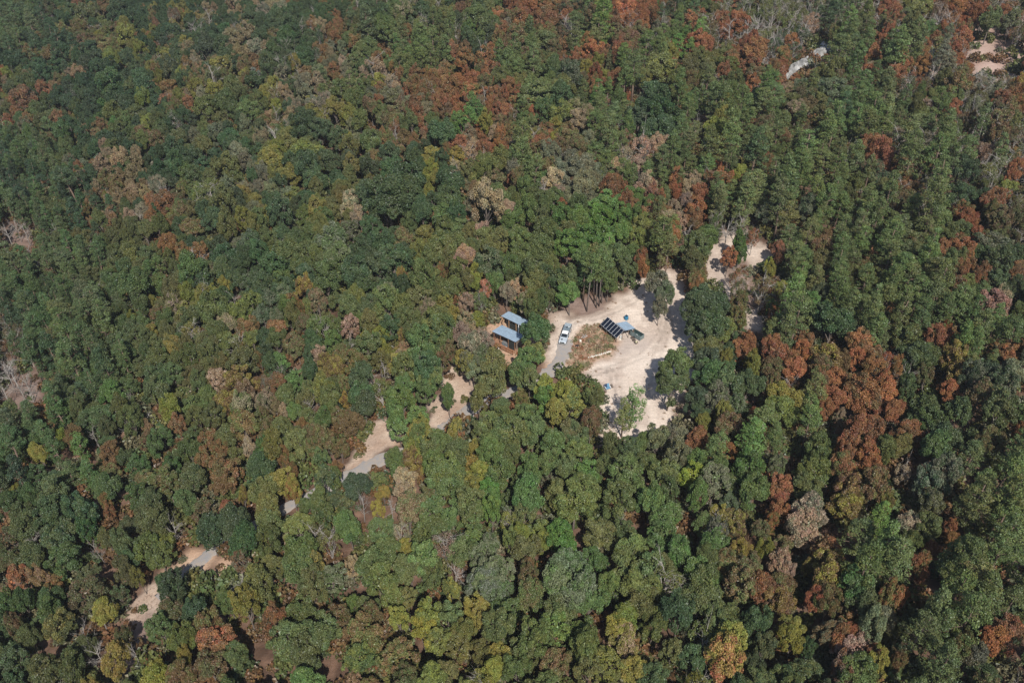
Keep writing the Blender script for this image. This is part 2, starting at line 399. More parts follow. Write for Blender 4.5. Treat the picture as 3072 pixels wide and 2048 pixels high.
TREE_DATA = """
T 0 0
1520,450,150,L 1180,60,80,L 1060,65,60,L 1410,140,60,L 1450,200,50,L 990,240,70,LY 960,330,80,Y 1240,520,90,Y 1490,610,110,Y 1260,800,60,L 1880,590,100,Y 700,730,80,S 940,410,70,Y 680,260,90,Y
440,200,120,B 600,160,70,B 150,680,150,BR 380,590,90,PB 290,620,50,P 535,510,100,PT 270,370,120,BO 750,310,120,BO 1080,170,70,B 1150,600,120,RB 1160,680,80,B 1000,455,60,B 1780,470,90,B 1690,640,110,BO 1300,700,80,B 385,830,110,B 690,870,90,BO 610,935,40,R 2300,490,110,RB 2320,250,100,RB 2330,110,70,R 1640,60,60,T 1780,30,50,T 1590,260,140,TB 1760,330,130,KT 1380,480,110,PK 1380,640,80,TK 2240,210,60,T 2210,580,130,T 2230,420,40,P 2320,420,80,K 1850,800,90,T 1900,870,90,PB 1810,940,130,P 2050,730,80,KT 1990,670,80,T
700,1140,120,P 800,1090,130,TP 930,1150,140,PB 860,1060,80,P 950,1050,70,T 1080,1160,80,KT 650,1290,60,P 630,1390,60,PR 1040,1380,50,P 1160,1390,150,BR 1070,950,120,BO 540,1160,90,B 470,1110,80,K 730,1220,100,BO 900,1490,80,T 1080,1540,80,TP 580,1440,50,B 560,1180,80,Y
800,40,140,D 840,130,130,D 450,130,100,D 960,150,110,D 1300,160,90,D 1200,210,100,D 1420,320,150,D 1150,450,140,DO 870,380,140,D 250,480,130,D 740,560,180,OD 990,610,160,D 480,700,120,D 560,560,100,D 700,640,110,D 1880,150,130,D 1960,240,140,D 2120,120,130,D 2080,380,150,D 1760,560,180,D 1560,520,110,OB 2100,560,130,K 1220,1120,140,D 1580,950,160,D 1680,1010,120,D 1510,900,120,K 2080,830,200,D 2200,900,160,D 2310,750,160,Y 1980,960,150,O 1880,1090,170,Y 2080,1040,180,YO 2280,1110,160,D 1280,1180,130,G 1340,1200,120,G 1560,1130,170,O 1750,1160,100,K 1140,1220,110,D 1380,1330,150,GY 1540,1370,180,O 1760,1390,100,LY 1700,1290,100,K 1930,1450,180,D 1870,1380,120,D 2100,1130,160,D 2180,1430,130,LY 2090,1480,120,O 1490,1490,180,D 1680,1480,110,Y 1740,1550,100,L 1250,1290,100,BO 1320,1060,150,D 1400,1000,130,O 1220,950,130,O 1100,800,100,G 870,830,110,G 780,770,140,O 600,820,110,D 570,1000,100,D 410,900,130,G 760,1020,130,O 880,1010,80,D 650,980,90,D 820,900,140,O 1010,840,100,Y 1160,850,100,D 1280,780,90,D 1420,740,140,G 1540,700,150,G 1700,760,130,G 1800,700,110,O 1650,820,110,D 1500,830,120,O 430,800,100,O 300,760,120,O 380,680,120,D 200,900,100,G
100,90,110,Gp 200,150,100,Gp 50,200,100,Gp 270,110,90,Dp 140,280,100,Gp 330,200,90,Dp 60,300,90,Gp 230,330,100,Dp 60,420,120,D 120,560,110,O 60,510,70,Y 20,780,50,L 330,60,110,OB 560,100,130,O 640,60,100,BO 340,30,120,G 150,20,90,Gp
60,1180,100,Dp 130,1130,90,Gp 220,1180,90,Dp 250,1300,110,Gp 270,1430,110,Gp 60,1400,130,Gp 130,1480,110,Gp 390,1350,90,Gp 420,1480,100,Gp 480,1230,120,Dp 300,1080,110,Gp 60,1280,100,Dp 360,1130,90,O 500,1450,120,Dp 420,1280,100,O 290,1560,100,Gp 540,1540,110,Dp 30,900,90,Kb
T 1024 0
180,130,160,Dp 270,90,120,D 550,80,140,D 420,70,130,OT 320,200,170,G 700,100,140,O 820,60,90,B 940,110,160,G 1000,170,140,G 930,40,100,D 1260,90,100,R 1310,40,120,R 1240,140,120,RB 1410,120,170,RB 1400,60,90,R 1420,230,130,BO 1160,90,60,R 1150,170,60,K 1560,60,160,BD 1640,130,90,R 1800,130,180,Sp 1780,230,160,Gp 1960,70,160,R 2050,90,140,R 2130,70,150,RB 2030,30,140,R 1890,30,60,R 2300,50,130,Dp 2330,180,100,Gp 2190,190,150,Ks 2080,150,100,R 1580,280,150,Tb 1990,250,140,BO 1900,220,110,B 2070,310,70,R 2100,380,70,P
590,180,40,Kb 825,220,50,Kb 530,270,140,Gp 640,300,100,Gp 700,340,140,Gp 620,400,140,Gp 560,340,120,Gp 430,350,130,Gp 200,310,140,G 120,350,160,GO 60,280,110,G 130,220,150,BO 20,230,60,R 10,330,50,R 10,430,60,T 470,450,110,G 860,330,110,B 850,400,120,BR 990,390,140,BR 1040,340,100,R 1120,310,130,BO 1080,260,120,BO 1230,240,170,OB 1200,340,140,Gp 1150,400,160,G 1310,420,150,O 1290,360,110,G 930,300,70,D 1030,480,140,RB 950,470,90,B 980,560,120,B 1000,540,100,R 720,470,110,RP 600,520,80,R 690,540,110,R 370,460,70,R 230,470,140,Ts 280,430,60,T 460,200,60,R 400,160,80,O
500,580,110,RB 460,620,100,B 560,600,90,R 740,600,150,R 820,580,120,R 880,640,130,R 680,690,120,R 760,680,120,R 700,630,120,R 900,700,120,BR 870,760,130,R 800,780,100,R 650,790,80,R 730,840,120,B 1050,630,90,R 1050,680,90,R 1180,700,80,R 1140,750,90,R 1310,730,80,R 1330,780,70,R 1390,900,120,R 1380,980,120,RB 1460,960,60,L 970,960,80,R 970,1010,90,R 1130,1010,70,RB 720,1030,80,R 710,1080,70,RB 620,1080,140,L 620,1150,110,LY 590,1220,90,L 560,840,90,R 570,900,80,RP 410,870,70,R 430,960,120,B 390,1020,100,B 290,920,60,R 280,830,100,BO 380,750,120,BO 500,750,130,B 470,710,110,K 330,650,150,KO 260,570,110,Y 150,570,90,P 240,610,60,R 390,680,60,T
70,590,130,Gp 90,690,110,G 30,690,80,Y 50,790,130,Y 130,830,130,G 60,860,80,K 30,940,80,L 40,1010,150,O 200,980,150,G 320,1060,170,D 490,830,120,G 830,850,110,Sp 690,910,200,D 990,830,100,Y 1260,740,90,Gp 1260,830,140,G 1250,950,180,Gp 1240,1070,180,Gp 1100,850,100,B 1050,910,80,T 900,1050,120,Ts 1070,1090,170,O 960,1150,130,O 1180,1170,120,K 1400,1160,130,B 1180,1220,70,R 880,1270,80,B 740,1240,200,D 430,1240,270,D 330,1350,280,D 480,1330,250,D 230,1330,200,D 500,1090,130,D 600,1310,90,Y 730,1380,180,DG 990,1390,240,T 1150,1440,120,TP 1190,1350,120,G 1290,1420,180,G 1350,1330,140,G 1450,1240,150,T 1490,1310,110,TK 1640,1130,200,K 1700,1250,180,K 1580,1080,130,K 1850,1290,150,RB 1880,1260,100,R 1520,1410,90,R 2120,1270,130,T 2140,1310,110,P 2310,1330,90,R 2290,1420,120,TP 2120,1460,150,RB 2230,1120,40,R 2050,1000,170,Ts 1960,970,90,P 2190,990,120,T 1890,1150,110,T 2170,1140,110,Gp 2290,1040,140,Gp 1830,900,170,Gp 1880,990,120,Gp 1780,650,130,Sp 1780,720,100,Gp 1950,400,170,Gp 2020,480,170,Gp 1950,560,150,Gp 1570,520,200,DK 1540,590,180,G 1350,640,220,G 1500,650,190,D 1390,740,160,D 2140,680,230,D 2220,760,240,D 2060,810,180,D 2200,880,200,D 1930,680,120,G 1980,650,40,R 1760,500,110,RB 1740,560,90,R 1800,590,100,B 1730,340,150,R 1790,380,110,BR 1760,420,90,Y 1620,390,90,R 1530,390,90,B 1530,780,180,OY 1640,830,130,T 1700,770,120,OT 1540,930,150,BO 1460,870,100,Y 1620,990,120,BO 2180,440,200,OY 2250,370,130,Y 2300,530,130,O 1640,1420,150,G 1820,1420,180,S 1780,1500,180,S 1920,1470,140,S 1640,1500,170,S 130,1480,120,T 70,1370,140,TK 50,1440,120,T 60,1200,120,O 200,1250,100,O 200,1150,140,D 300,1450,160,O 700,1480,180,G 560,1430,160,D 820,1460,150,D 1200,1500,150,G 1060,1240,130,OB 940,1240,110,O
T 2048 0
850,60,110,Kb 950,120,110,Tb 1150,60,100,Kb 1350,180,110,Tb 1750,190,110,Kb 1830,180,120,Tb 2000,300,120,Kb 2060,260,120,Tb 2180,330,140,Kb 2260,360,140,Tb 2100,420,130,Kb 2000,560,110,Tb 1700,560,120,Kb 2250,470,130,Kb 820,260,110,Kb 640,300,100,Tb 580,330,90,Kb 560,420,90,Kb 450,220,110,Kb 240,330,90,Kb
100,90,130,R 60,160,120,RB 110,280,150,R 150,310,150,R 40,290,90,R 360,150,170,R 380,120,120,R 330,260,140,Kb 300,440,110,R 340,380,120,R 390,360,90,R 300,490,100,R 500,340,150,R 490,430,140,RB 500,500,100,B 470,570,110,R 690,380,110,R 720,400,80,R 670,530,100,RP 600,470,90,Tb 600,170,130,Kb 510,210,120,Kb 720,110,120,Kb 740,240,90,Ds 420,40,130,KOs 520,110,120,Os 640,60,130,Os 780,60,100,Os 230,60,100,O 200,180,140,OBs 900,20,60,R 880,150,130,Ts 920,230,130,Bs 1075,60,130,Dp 1060,120,110,Dp 1270,110,130,Op 1260,200,140,Gp 1100,200,120,Bs 1420,170,100,R 1400,230,110,R 1380,290,90,R 1310,380,120,R 1290,440,110,R 1560,250,190,Gp 1500,330,180,Gp 1440,400,140,Gp 1620,290,120,Gp 1500,420,170,R 1480,470,180,R 1460,530,160,RB 1660,370,110,R 1680,330,90,R 1630,440,100,R 1790,390,130,Kp 1930,240,130,R 1960,200,90,R 1930,330,110,Rs 1920,420,90,R 1980,480,120,Rs 1800,120,60,R 1880,50,150,R 1950,40,130,R 1830,30,100,R 1650,60,130,OY 1700,100,100,L 2130,130,160,GO 2080,80,150,BO 2280,60,110,R 2250,150,120,Tb 2320,200,120,Kb 1390,40,90,R 1360,80,90,R 1590,150,120,O 2250,260,150,KOs 2310,540,110,L 2330,580,100,LR 2290,640,150,RB 2200,690,130,RB 2310,720,100,R 1880,570,200,BO 1830,540,130,O 2070,570,130,Ks 2100,640,120,Ks
1100,360,200,Gp 980,400,150,Gp 1180,330,140,Gp 920,470,150,Dp 1180,420,150,Gp 1050,500,170,O 880,560,110,Gp 960,600,170,DK 840,640,150,OB 1100,560,140,B 1260,590,170,Gp 1400,650,150,Gp 1220,680,160,Gp 1430,740,150,Gp 1320,760,170,Gp 1400,840,170,Gp 1190,820,160,Gp 1300,880,190,Gp 1050,830,160,Gp 1000,900,190,Gp 1120,740,130,Dp 980,770,150,O 790,750,150,TO 740,700,120,O 570,620,150,Sp 540,700,180,Gp 600,760,130,Gp 450,760,140,Gp 300,680,160,Gp 340,640,120,G 230,740,140,Gp 250,880,190,Y 300,820,140,Y 400,830,120,Gp 200,1000,180,Gp 330,950,170,Gp 500,1030,220,Dp 560,960,150,Gp 660,930,120,Gp 680,1060,120,O 580,860,130,B 490,860,70,R 560,930,50,R 870,850,90,B 860,1020,180,Gp 940,960,130,Gp 840,1110,140,Gp 1180,1050,160,Gp 1060,1040,110,Op 1190,1140,150,Gp 1060,1220,140,Gp 1050,1300,140,Gp 1190,1260,110,O 740,1210,190,Gp 850,1230,130,Gp 690,1380,180,Gp 720,1300,170,Gp 760,1480,150,Op 1000,1380,170,Gp 960,1460,130,Gp 870,1400,140,KD 1310,1380,160,Gp 1250,1440,150,Gp 1350,1490,160,Gp 1190,1460,140,Gp 1320,1010,160,R 1360,1060,170,R 1310,1110,150,RB 1330,1180,150,BD 1540,1130,160,R 1560,1080,90,R 1540,1250,170,BR 1480,1180,120,R 1540,1350,160,OB 1640,880,200,Gp 1560,950,200,Gp 1600,1030,180,Gp 1660,800,150,O 1630,720,150,O 1540,700,130,Os 1640,620,90,Gc 1540,600,140,KOs 1850,900,170,Gp 1830,1000,200,Gp 1950,1050,170,Gp 1760,1080,180,Gp 1850,1170,150,Gp 1800,1250,180,Gp 1960,1180,150,D 1930,1330,170,D 1750,1380,200,Gp 1780,1490,170,G 1920,1450,140,R 1970,1500,130,R 1900,700,90,Gp 1830,790,120,Kb 1830,840,110,Rs 2000,740,120,Ks 2040,690,120,Os 2010,880,130,Kb 2150,960,150,Kb 2200,830,150,OB 2170,750,140,BO 2290,820,140,O 2280,1070,150,Rs 2200,1170,160,KOs 2100,1190,160,Os 2290,1160,130,R 2130,1390,150,RB 2180,1370,130,B 2290,1390,90,Y 2180,1510,140,BO 2120,1450,130,O
270,1240,150,RB 380,1200,110,Y 80,1260,120,T 50,1300,110,T 130,1340,130,R 100,1430,140,R 80,1500,140,R 30,1370,90,T 270,1390,160,Gp 290,1340,130,Gp 490,1290,180,Gp 440,1390,180,Gp 390,1480,110,K 440,1240,100,OR 250,1110,60,R 330,1110,110,Gp 150,1150,150,Gp 60,1140,110,Gp 40,970,130,Gp 30,720,80,Gp 120,720,130,Tb 90,900,100,Tb 60,560,110,BO 130,540,150,O 190,440,150,O 50,420,120,O 360,560,130,O 30,210,60,Sp 20,40,60,G
T 0 682
60,60,120,Kb 180,50,110,Tb 120,30,90,Kb 200,1110,140,Kb 40,1160,120,Tb 230,1190,110,Kb 90,980,90,Kb 250,1080,110,Bs
1150,110,120,R 1090,260,90,Sp 900,160,150,YO 810,230,150,O 1020,190,120,O 970,280,150,O 860,290,130,OD 640,250,120,OG 620,330,130,O 780,360,130,G 900,400,220,G 1560,200,190,D 1330,260,200,G 1370,300,150,G 1230,350,130,O 1310,400,60,Kb 1540,400,80,LY 1480,440,80,Y 1400,350,150,D 1700,90,150,GK 1850,100,160,G 1960,160,200,G 2270,90,200,GK 2200,170,150,G 1870,270,200,D 1800,380,160,D 1960,350,140,G 2240,330,200,G 2110,410,130,BL 1970,460,130,DK 2190,510,130,P 2050,560,60,R 1740,530,180,YO 1560,640,140,TO 1460,560,200,G 1330,610,150,G 1220,650,110,O 1190,530,120,YT 1050,500,60,L 1070,610,140,B 1050,710,90,L 900,610,60,Y 850,680,150,GO 960,750,140,G 820,790,150,G 1200,800,120,LO 650,510,170,Gp 560,470,150,Gp 680,640,160,Gp 560,590,130,Gp 440,620,150,Op 330,640,130,Gp 240,660,130,Gp 420,700,150,Op 590,730,160,Gp 650,800,150,Gp 230,810,140,Gp 330,810,110,Op 210,880,150,Gp 490,890,170,Gp 540,950,120,Dp 690,950,150,Gp 760,990,130,Gp 100,400,130,Gp 60,470,120,Gp 220,440,130,Gp 330,430,120,Gp 430,440,120,Gp 300,530,140,Gp 130,540,120,Gp 70,620,110,Dp 60,720,140,BDs 50,820,120,Bs 100,200,160,Gp 200,240,120,Gp 60,290,130,Gp 330,250,120,Gp 440,230,120,Gp 550,150,120,Gp 660,190,100,Gp 330,140,110,Gp 420,70,130,O 560,70,120,O 700,100,100,G 1000,30,110,O 760,60,120,O
130,1080,240,Kb 60,1020,140,Kb 1660,900,200,O 1560,800,180,O 1450,860,150,O 1430,950,110,O 1540,930,130,O 1790,880,70,RB 1840,860,120,D 1900,770,140,GO 2050,820,130,OB 1930,920,140,SG 2130,970,130,D 2280,930,120,BL 2310,980,110,B 2230,1100,150,OY 2120,1120,120,OG 1960,1130,140,G 1620,1060,180,BL 1690,1130,160,TB 1680,1200,180,TO 1850,1080,100,B 1080,890,170,O 1000,960,150,O 1080,1020,190,G 1180,1010,150,G 900,1100,140,G 760,1130,170,SG 700,1060,130,G 600,1050,130,G 830,1230,140,O 700,1290,180,G 640,1330,170,G 530,1260,110,O 400,1230,150,Gp 370,1310,110,Gp 200,1270,130,Gp 100,1280,150,Gp 60,1370,150,Gp 200,1370,130,Gp 120,1450,140,Gp 300,1420,140,Gp 60,1500,150,Gp 240,1510,120,Gp 430,1430,90,LY 560,1500,150,Sp 500,1460,120,B 900,1310,140,O 1190,1240,160,Y 1340,1230,150,O 1220,1360,110,RP 1010,1360,90,PR 920,1390,100,Kb 1110,1430,130,SG 1000,1470,130,B 1440,1480,150,R 1500,1520,120,R 1560,1440,140,O 1690,1350,180,BO 1900,1230,60,P 1950,1260,80,T 2150,1260,120,Kb 2260,1180,160,O 2080,1350,50,R 2310,1310,120,B 1950,1370,170,O 2250,1430,170,BO 1880,1490,160,O 2060,1480,170,O 1300,1520,150,G 1710,1510,100,T 1950,1550,60,R 1800,1540,150,G
T 1024 682
430,80,170,OB 290,70,150,D 550,150,130,YO 720,110,230,GO 150,130,170,D 360,220,230,D 240,260,200,D 100,300,200,D 620,200,160,O 730,190,120,O 850,190,150,T 830,230,120,P 680,300,60,R 1010,230,180,DK 960,30,120,T 870,40,130,O 1100,90,150,O 1240,70,200,G 1180,270,150,G 1060,360,130,SG 920,300,100,Y 800,290,160,O 1380,150,200,G 1330,280,180,G 1560,90,200,S 1700,60,200,S 1830,130,130,Sp 1660,200,170,S 1750,230,150,Gp 1900,200,180,G 1950,270,150,G 1830,300,170,G 1560,350,170,G 1580,450,150,SG 1450,340,150,D 1680,300,150,Dp 1840,370,120,G 1940,370,100,G 2070,200,100,R 2070,270,90,R 2060,310,80,RP 2050,80,130,YO 2220,80,200,Op 2250,160,150,Op 1390,370,120,O 1320,370,140,O 1140,450,110,P 1200,420,90,T 1250,440,70,R 1250,510,100,TO 1290,480,100,O 1370,480,120,G 1000,430,90,RP 1050,400,100,G 860,520,110,T 700,430,180,G 600,570,140,TO 720,540,150,Y 520,500,180,O 420,530,150,O 320,500,180,G 200,540,150,GO 60,540,150,G 100,470,130,O 220,600,170,O 330,600,80,K 120,640,70,S 50,680,140,TB 420,410,140,D 560,340,180,GO 140,360,190,D 410,340,70,LB 640,680,180,O 680,720,200,OD 500,720,160,G 530,780,190,G 350,690,160,D 280,740,120,Y 420,740,90,LB 660,820,180,OD 740,850,120,B 690,920,120,B 170,800,180,OG 450,870,110,P 410,900,120,TK 580,960,200,D 600,1020,200,G 450,970,180,O 440,1070,180,SG 140,1040,180,D 150,1150,200,D 160,1230,170,D 300,1050,110,Kb 280,920,150,O 80,920,170,OB 30,1060,100,OB 30,1180,80,LB 80,1350,150,B 60,1290,120,B 870,650,150,P 850,720,130,P 960,760,130,PK 900,820,200,KT 980,790,150,KT 880,930,150,YK 830,900,100,Y 950,900,180,KG 910,970,120,K 1050,940,180,O 1030,1040,210,O 1270,900,170,G  1240,990,170,OG 1290,960,170,G 1300,1040,170,G 1460,960,150,O 1530,1000,120,O 1420,1100,160,Y 1390,1170,140,S 1560,1130,200,Y 1580,1200,180,YG 1490,1260,170,Y 1650,1060,130,O 1740,1060,90,O 1650,1020,90,BO 1730,1130,130,G 1740,1190,130,G 1740,1300,120,BD 1720,1360,130,BO 1378,705,215,D*
740,1130,100,G* 740,1190,80,G* 560,1250,180,BO 420,1190,170,G 370,1150,140,G 390,1280,140,G 540,1340,120,Y 480,1390,110,Y 400,1380,170,G 950,1180,140,O 1100,1230,130,G 1110,1290,150,G 1240,1180,90,BO 1230,1270,130,G 1290,1300,160,G 990,1340,170,G 960,1400,150,G 1130,1390,200,G 1190,1440,220,G 1320,1420,180,G 1040,1480,180,G 780,1400,120,OL 700,1470,170,G 620,1510,150,G 320,1490,170,OD 490,1520,140,L 930,1520,120,L 1580,1380,160,GO 1620,1430,160,GO 1480,1480,200,G 1660,1520,160,G 1850,1470,130,G 2060,1470,130,G 2180,1450,180,K 2240,1440,150,K 2000,1510,150,GD 2320,1310,90,RBs 2300,930,200,G* 2270,1080,200,G* 2230,1000,120,G* 2210,380,180,K* 2250,450,150,KG* 2195,540,110,K* 1990,1160,170,Sp 1930,1240,120,Op 1740,230,130,Sp 1790,240,120,Op
T 2048 682
110,110,200,G 160,70,150,G 70,200,160,G 320,200,110,R 330,270,100,R 390,330,130,Rs 420,220,90,KG 390,40,120,Kb 300,60,140,Pb 490,60,100,Rs 620,70,170,Dp 600,270,70,LY 600,300,50,Y 660,200,60,BR 90,350,130,B 100,380,110,B 400,430,130,BOs 550,420,170,BOs 390,510,120,OB 380,600,130,OB 150,500,230,D 100,560,230,D 240,540,180,D 200,650,240,D 120,680,200,D 300,700,150,O 640,600,80,RB 620,540,80,G 780,480,200,Sp 790,590,200,Gp 720,690,160,Gp 760,260,130,Gp 790,330,140,Gp 770,180,150,Gp 950,150,150,BO 970,60,110,BO 960,230,130,O 1090,60,150,Gp 1110,160,150,Gp 1090,250,150,Gp 1090,340,150,Gp 1100,430,170,Gp 1260,280,110,B 1270,330,120,O 1250,100,140,Gp 1400,110,200,Gp 1450,60,180,Gp 1430,220,170,Gp 1500,300,190,Gp 1560,370,190,Gp 1420,380,170,Gp 1330,500,160,Gp 1300,580,170,Gp 1420,500,150,Gp 1460,600,180,Gp 1540,540,150,Gp 1310,700,180,Gp 1370,780,120,Gp 1600,120,150,Gp 1700,180,190,Gp 1750,260,150,Gp 1720,60,140,Op 1820,50,140,O 1900,100,140,R 1930,150,150,R 1930,240,170,RB 1920,310,150,RB 2010,60,120,R 2050,330,110,BR 2160,120,200,KD 2180,220,190,GD 2290,180,150,D 2050,400,120,O 1950,400,150,O 1800,380,180,Gp 1760,480,190,Gp 1880,500,200,Gp 1780,580,170,Gp 2000,580,130,Gp 2050,680,150,Gp 2190,540,180,T 2200,480,160,TK 2150,650,130,G 2020,780,150,Gp 1040,650,250,D 980,610,170,D 1120,680,170,D 1570,760,200,G 1640,840,220,GD 1590,900,200,GD 1800,700,70,R 1820,760,60,R 1850,880,180,LB 1860,970,200,LB 1830,1120,150,R 1700,1030,140,BO 440,790,140,R 420,840,120,R 480,900,120,Yc 480,960,120,Yc 620,830,180,R 640,880,170,RB 600,950,150,BO 840,780,120,R 830,850,110,R 1000,890,230,BL 1080,900,150,B 950,950,150,BO 1220,780,170,R 1260,840,170,R 1190,900,130,R 780,980,160,R 720,970,110,R 930,1020,110,R 1040,1040,140,R 1150,1060,110,R 1360,1040,150,R 1490,950,90,R 1340,960,140,RB 1250,1130,240,R 1200,1190,190,R 1420,1150,190,R 1450,1230,150,R 1040,1160,150,R 1010,1240,110,R 1330,1240,160,RB 1200,1400,240,R 1120,1480,180,R 1320,1390,170,BR 1080,1300,80,T 1510,1080,150,Kb 690,1150,210,Y 700,1260,200,YO 910,1150,170,Gp 900,1250,170,Gp 880,1330,150,Gp 160,920,200,D 170,1020,180,DG 320,1080,210,GD 450,1080,190,D 250,1160,200,KG 340,1220,160,KG 100,1160,150,D 490,1290,120,RB 310,1370,190,BO 140,1340,100,LY 110,1430,150,R 580,1380,220,Gp 500,1450,220,Sp 640,1450,180,Gp 220,1520,170,Gp 920,1500,200,G 1680,1240,230,G 1700,1330,200,G 2190,1250,230,GO 2100,1010,230,DK 2230,1080,200,DK 2270,1000,190,K 1840,1440,230,GD 1780,1500,230,GD 1490,1490,160,O 2130,1470,160,B 2330,1400,60,R 2250,880,150,BR
T 0 1365
1550,100,200,RB 1530,190,130,B 1430,30,140,RB 1800,70,200,D 1960,30,70,R 1990,90,80,R 1950,170,180,L 2010,230,110,LR 1830,240,210,O 1850,350,200,O 1850,450,200,O 1840,560,200,O 1660,270,80,LB 1440,500,220,D 1600,430,230,D 1640,560,210,D 740,310,90,R 750,390,90,R 1050,330,230,GO 1110,430,230,O 1000,450,200,O 930,240,150,G 1150,180,180,OB 1310,150,200,OG 730,190,200,G 560,340,220,OD 380,260,200,G 240,130,150,G 100,90,160,Dp 110,240,80,L 60,310,160,G 410,560,230,OD 180,500,200,O 90,560,180,OB 460,700,230,G 600,480,150,OD 740,570,150,YO 840,620,150,G 700,680,110,Kb 890,710,150,G 1000,620,200,YO 1090,670,170,YO 1130,600,150,Y 860,800,170,O 960,830,100,Y 750,890,90,RP 290,810,140,PR 360,880,120,RB 110,830,150,B 620,930,210,OB 350,1050,180,G 420,1130,200,OL 700,1090,180,LY 100,1170,130,B 100,1400,200,G 300,1450,220,O 470,1440,200,O 1200,880,200,D* 1180,1050,200,OB 1100,1150,200,OG 1080,1090,150,Kb 1420,1170,230,BO 1480,1260,230,B 1240,1250,200,O 1160,900,150,D* 830,960,140,OB 1580,1000,150,G 1700,1030,200,Y 1790,870,220,OY 1680,700,140,B 1850,760,160,OY 2050,660,230,G 2030,750,220,G 2160,740,150,OL 2280,830,200,KG 2150,900,200,OG 1890,1100,150,B 2080,1100,260,G 2200,1200,260,G 2000,1250,260,G 2150,1350,260,G 1640,1360,150,G 1270,1380,120,LY 1050,1500,200,LY 1250,1500,220,BO 1450,1450,220,BO 2230,170,180,OD 2320,150,100,G 2180,330,150,O 2230,400,180,OD 2330,80,50,R 1200,550,150,Kb 600,1270,150,Kb 240,640,140,Kb 700,1130,130,Kb 950,1400,130,Kb
T 1024 1365
480,20,150,L 450,160,170,T 430,230,130,T 690,90,250,G 700,170,250,G 910,80,150,LY 900,170,130,L 110,190,180,D 290,250,80,Y 260,370,90,LB 450,370,230,OB 150,380,110,Kb 60,500,200,G 270,500,180,G 400,510,120,KTs 310,640,200,G 460,630,120,Y 600,500,230,G 900,310,230,G 900,400,200,GO 1040,380,150,S 1040,300,130,S 1100,100,200,G 1300,90,180,G 1310,260,230,SG 1480,270,180,O 1250,380,150,G 1690,130,180,G 1650,230,230,O 1610,330,230,O 1940,110,230,SG 1960,200,230,G 1930,300,230,G 2130,300,200,G 2240,130,220,O 2230,420,230,GS 2200,530,220,SG 1370,530,200,YO 1400,590,150,Y 1540,540,200,S 1560,630,150,S 1790,550,230,O 1990,640,200,G 1960,740,220,G 1160,580,130,O 1240,560,130,Y 1260,640,200,O 560,720,230,OG 620,800,200,G 480,780,200,G 200,760,240,OG 280,850,230,GO 70,770,100,T 980,700,180,KG 1000,800,250,KG 950,880,250,KG 1080,900,250,GK 1280,820,190,BO 1290,920,220,OB 1270,760,140,B 1560,730,260,KG 1500,830,260,KG 1660,880,260,KG 1600,970,260,KG 1700,1010,230,G 1830,870,150,O 2100,770,230,OG 2200,720,200,O 2050,920,260,O 2100,1000,260,O 1960,1110,230,Y 1900,1180,200,Y 1950,1270,230,YT 2150,1150,200,O 1500,1100,260,GO 1450,1170,250,G 950,1060,180,LY 960,1140,130,L 1130,1080,230,G 1120,1170,230,G 730,1100,200,G 560,1130,230,YO 560,1200,190,Y 450,1000,130,O 350,980,180,O 400,1130,150,Y 200,1100,190,BO 150,1250,240,BO 400,1370,250,OB 650,1270,180,YO 840,1200,170,O 820,1280,220,O 960,1330,170,O 1090,1380,190,Y 1060,1460,150,Y 1270,1360,230,G 1350,1270,250,G 1230,1470,200,G 1450,1430,230,OB 1680,1280,230,O 1800,1440,240,YO 1700,1480,200,O 600,1500,200,OY 720,1500,180,O 100,1530,130,BP 80,1400,200,GY 2280,1330,180,O 80,1010,100,G 1920,500,60,Kb 2280,290,80,Kb 760,900,140,OL 2000,1490,190,Y
T 2048 1365
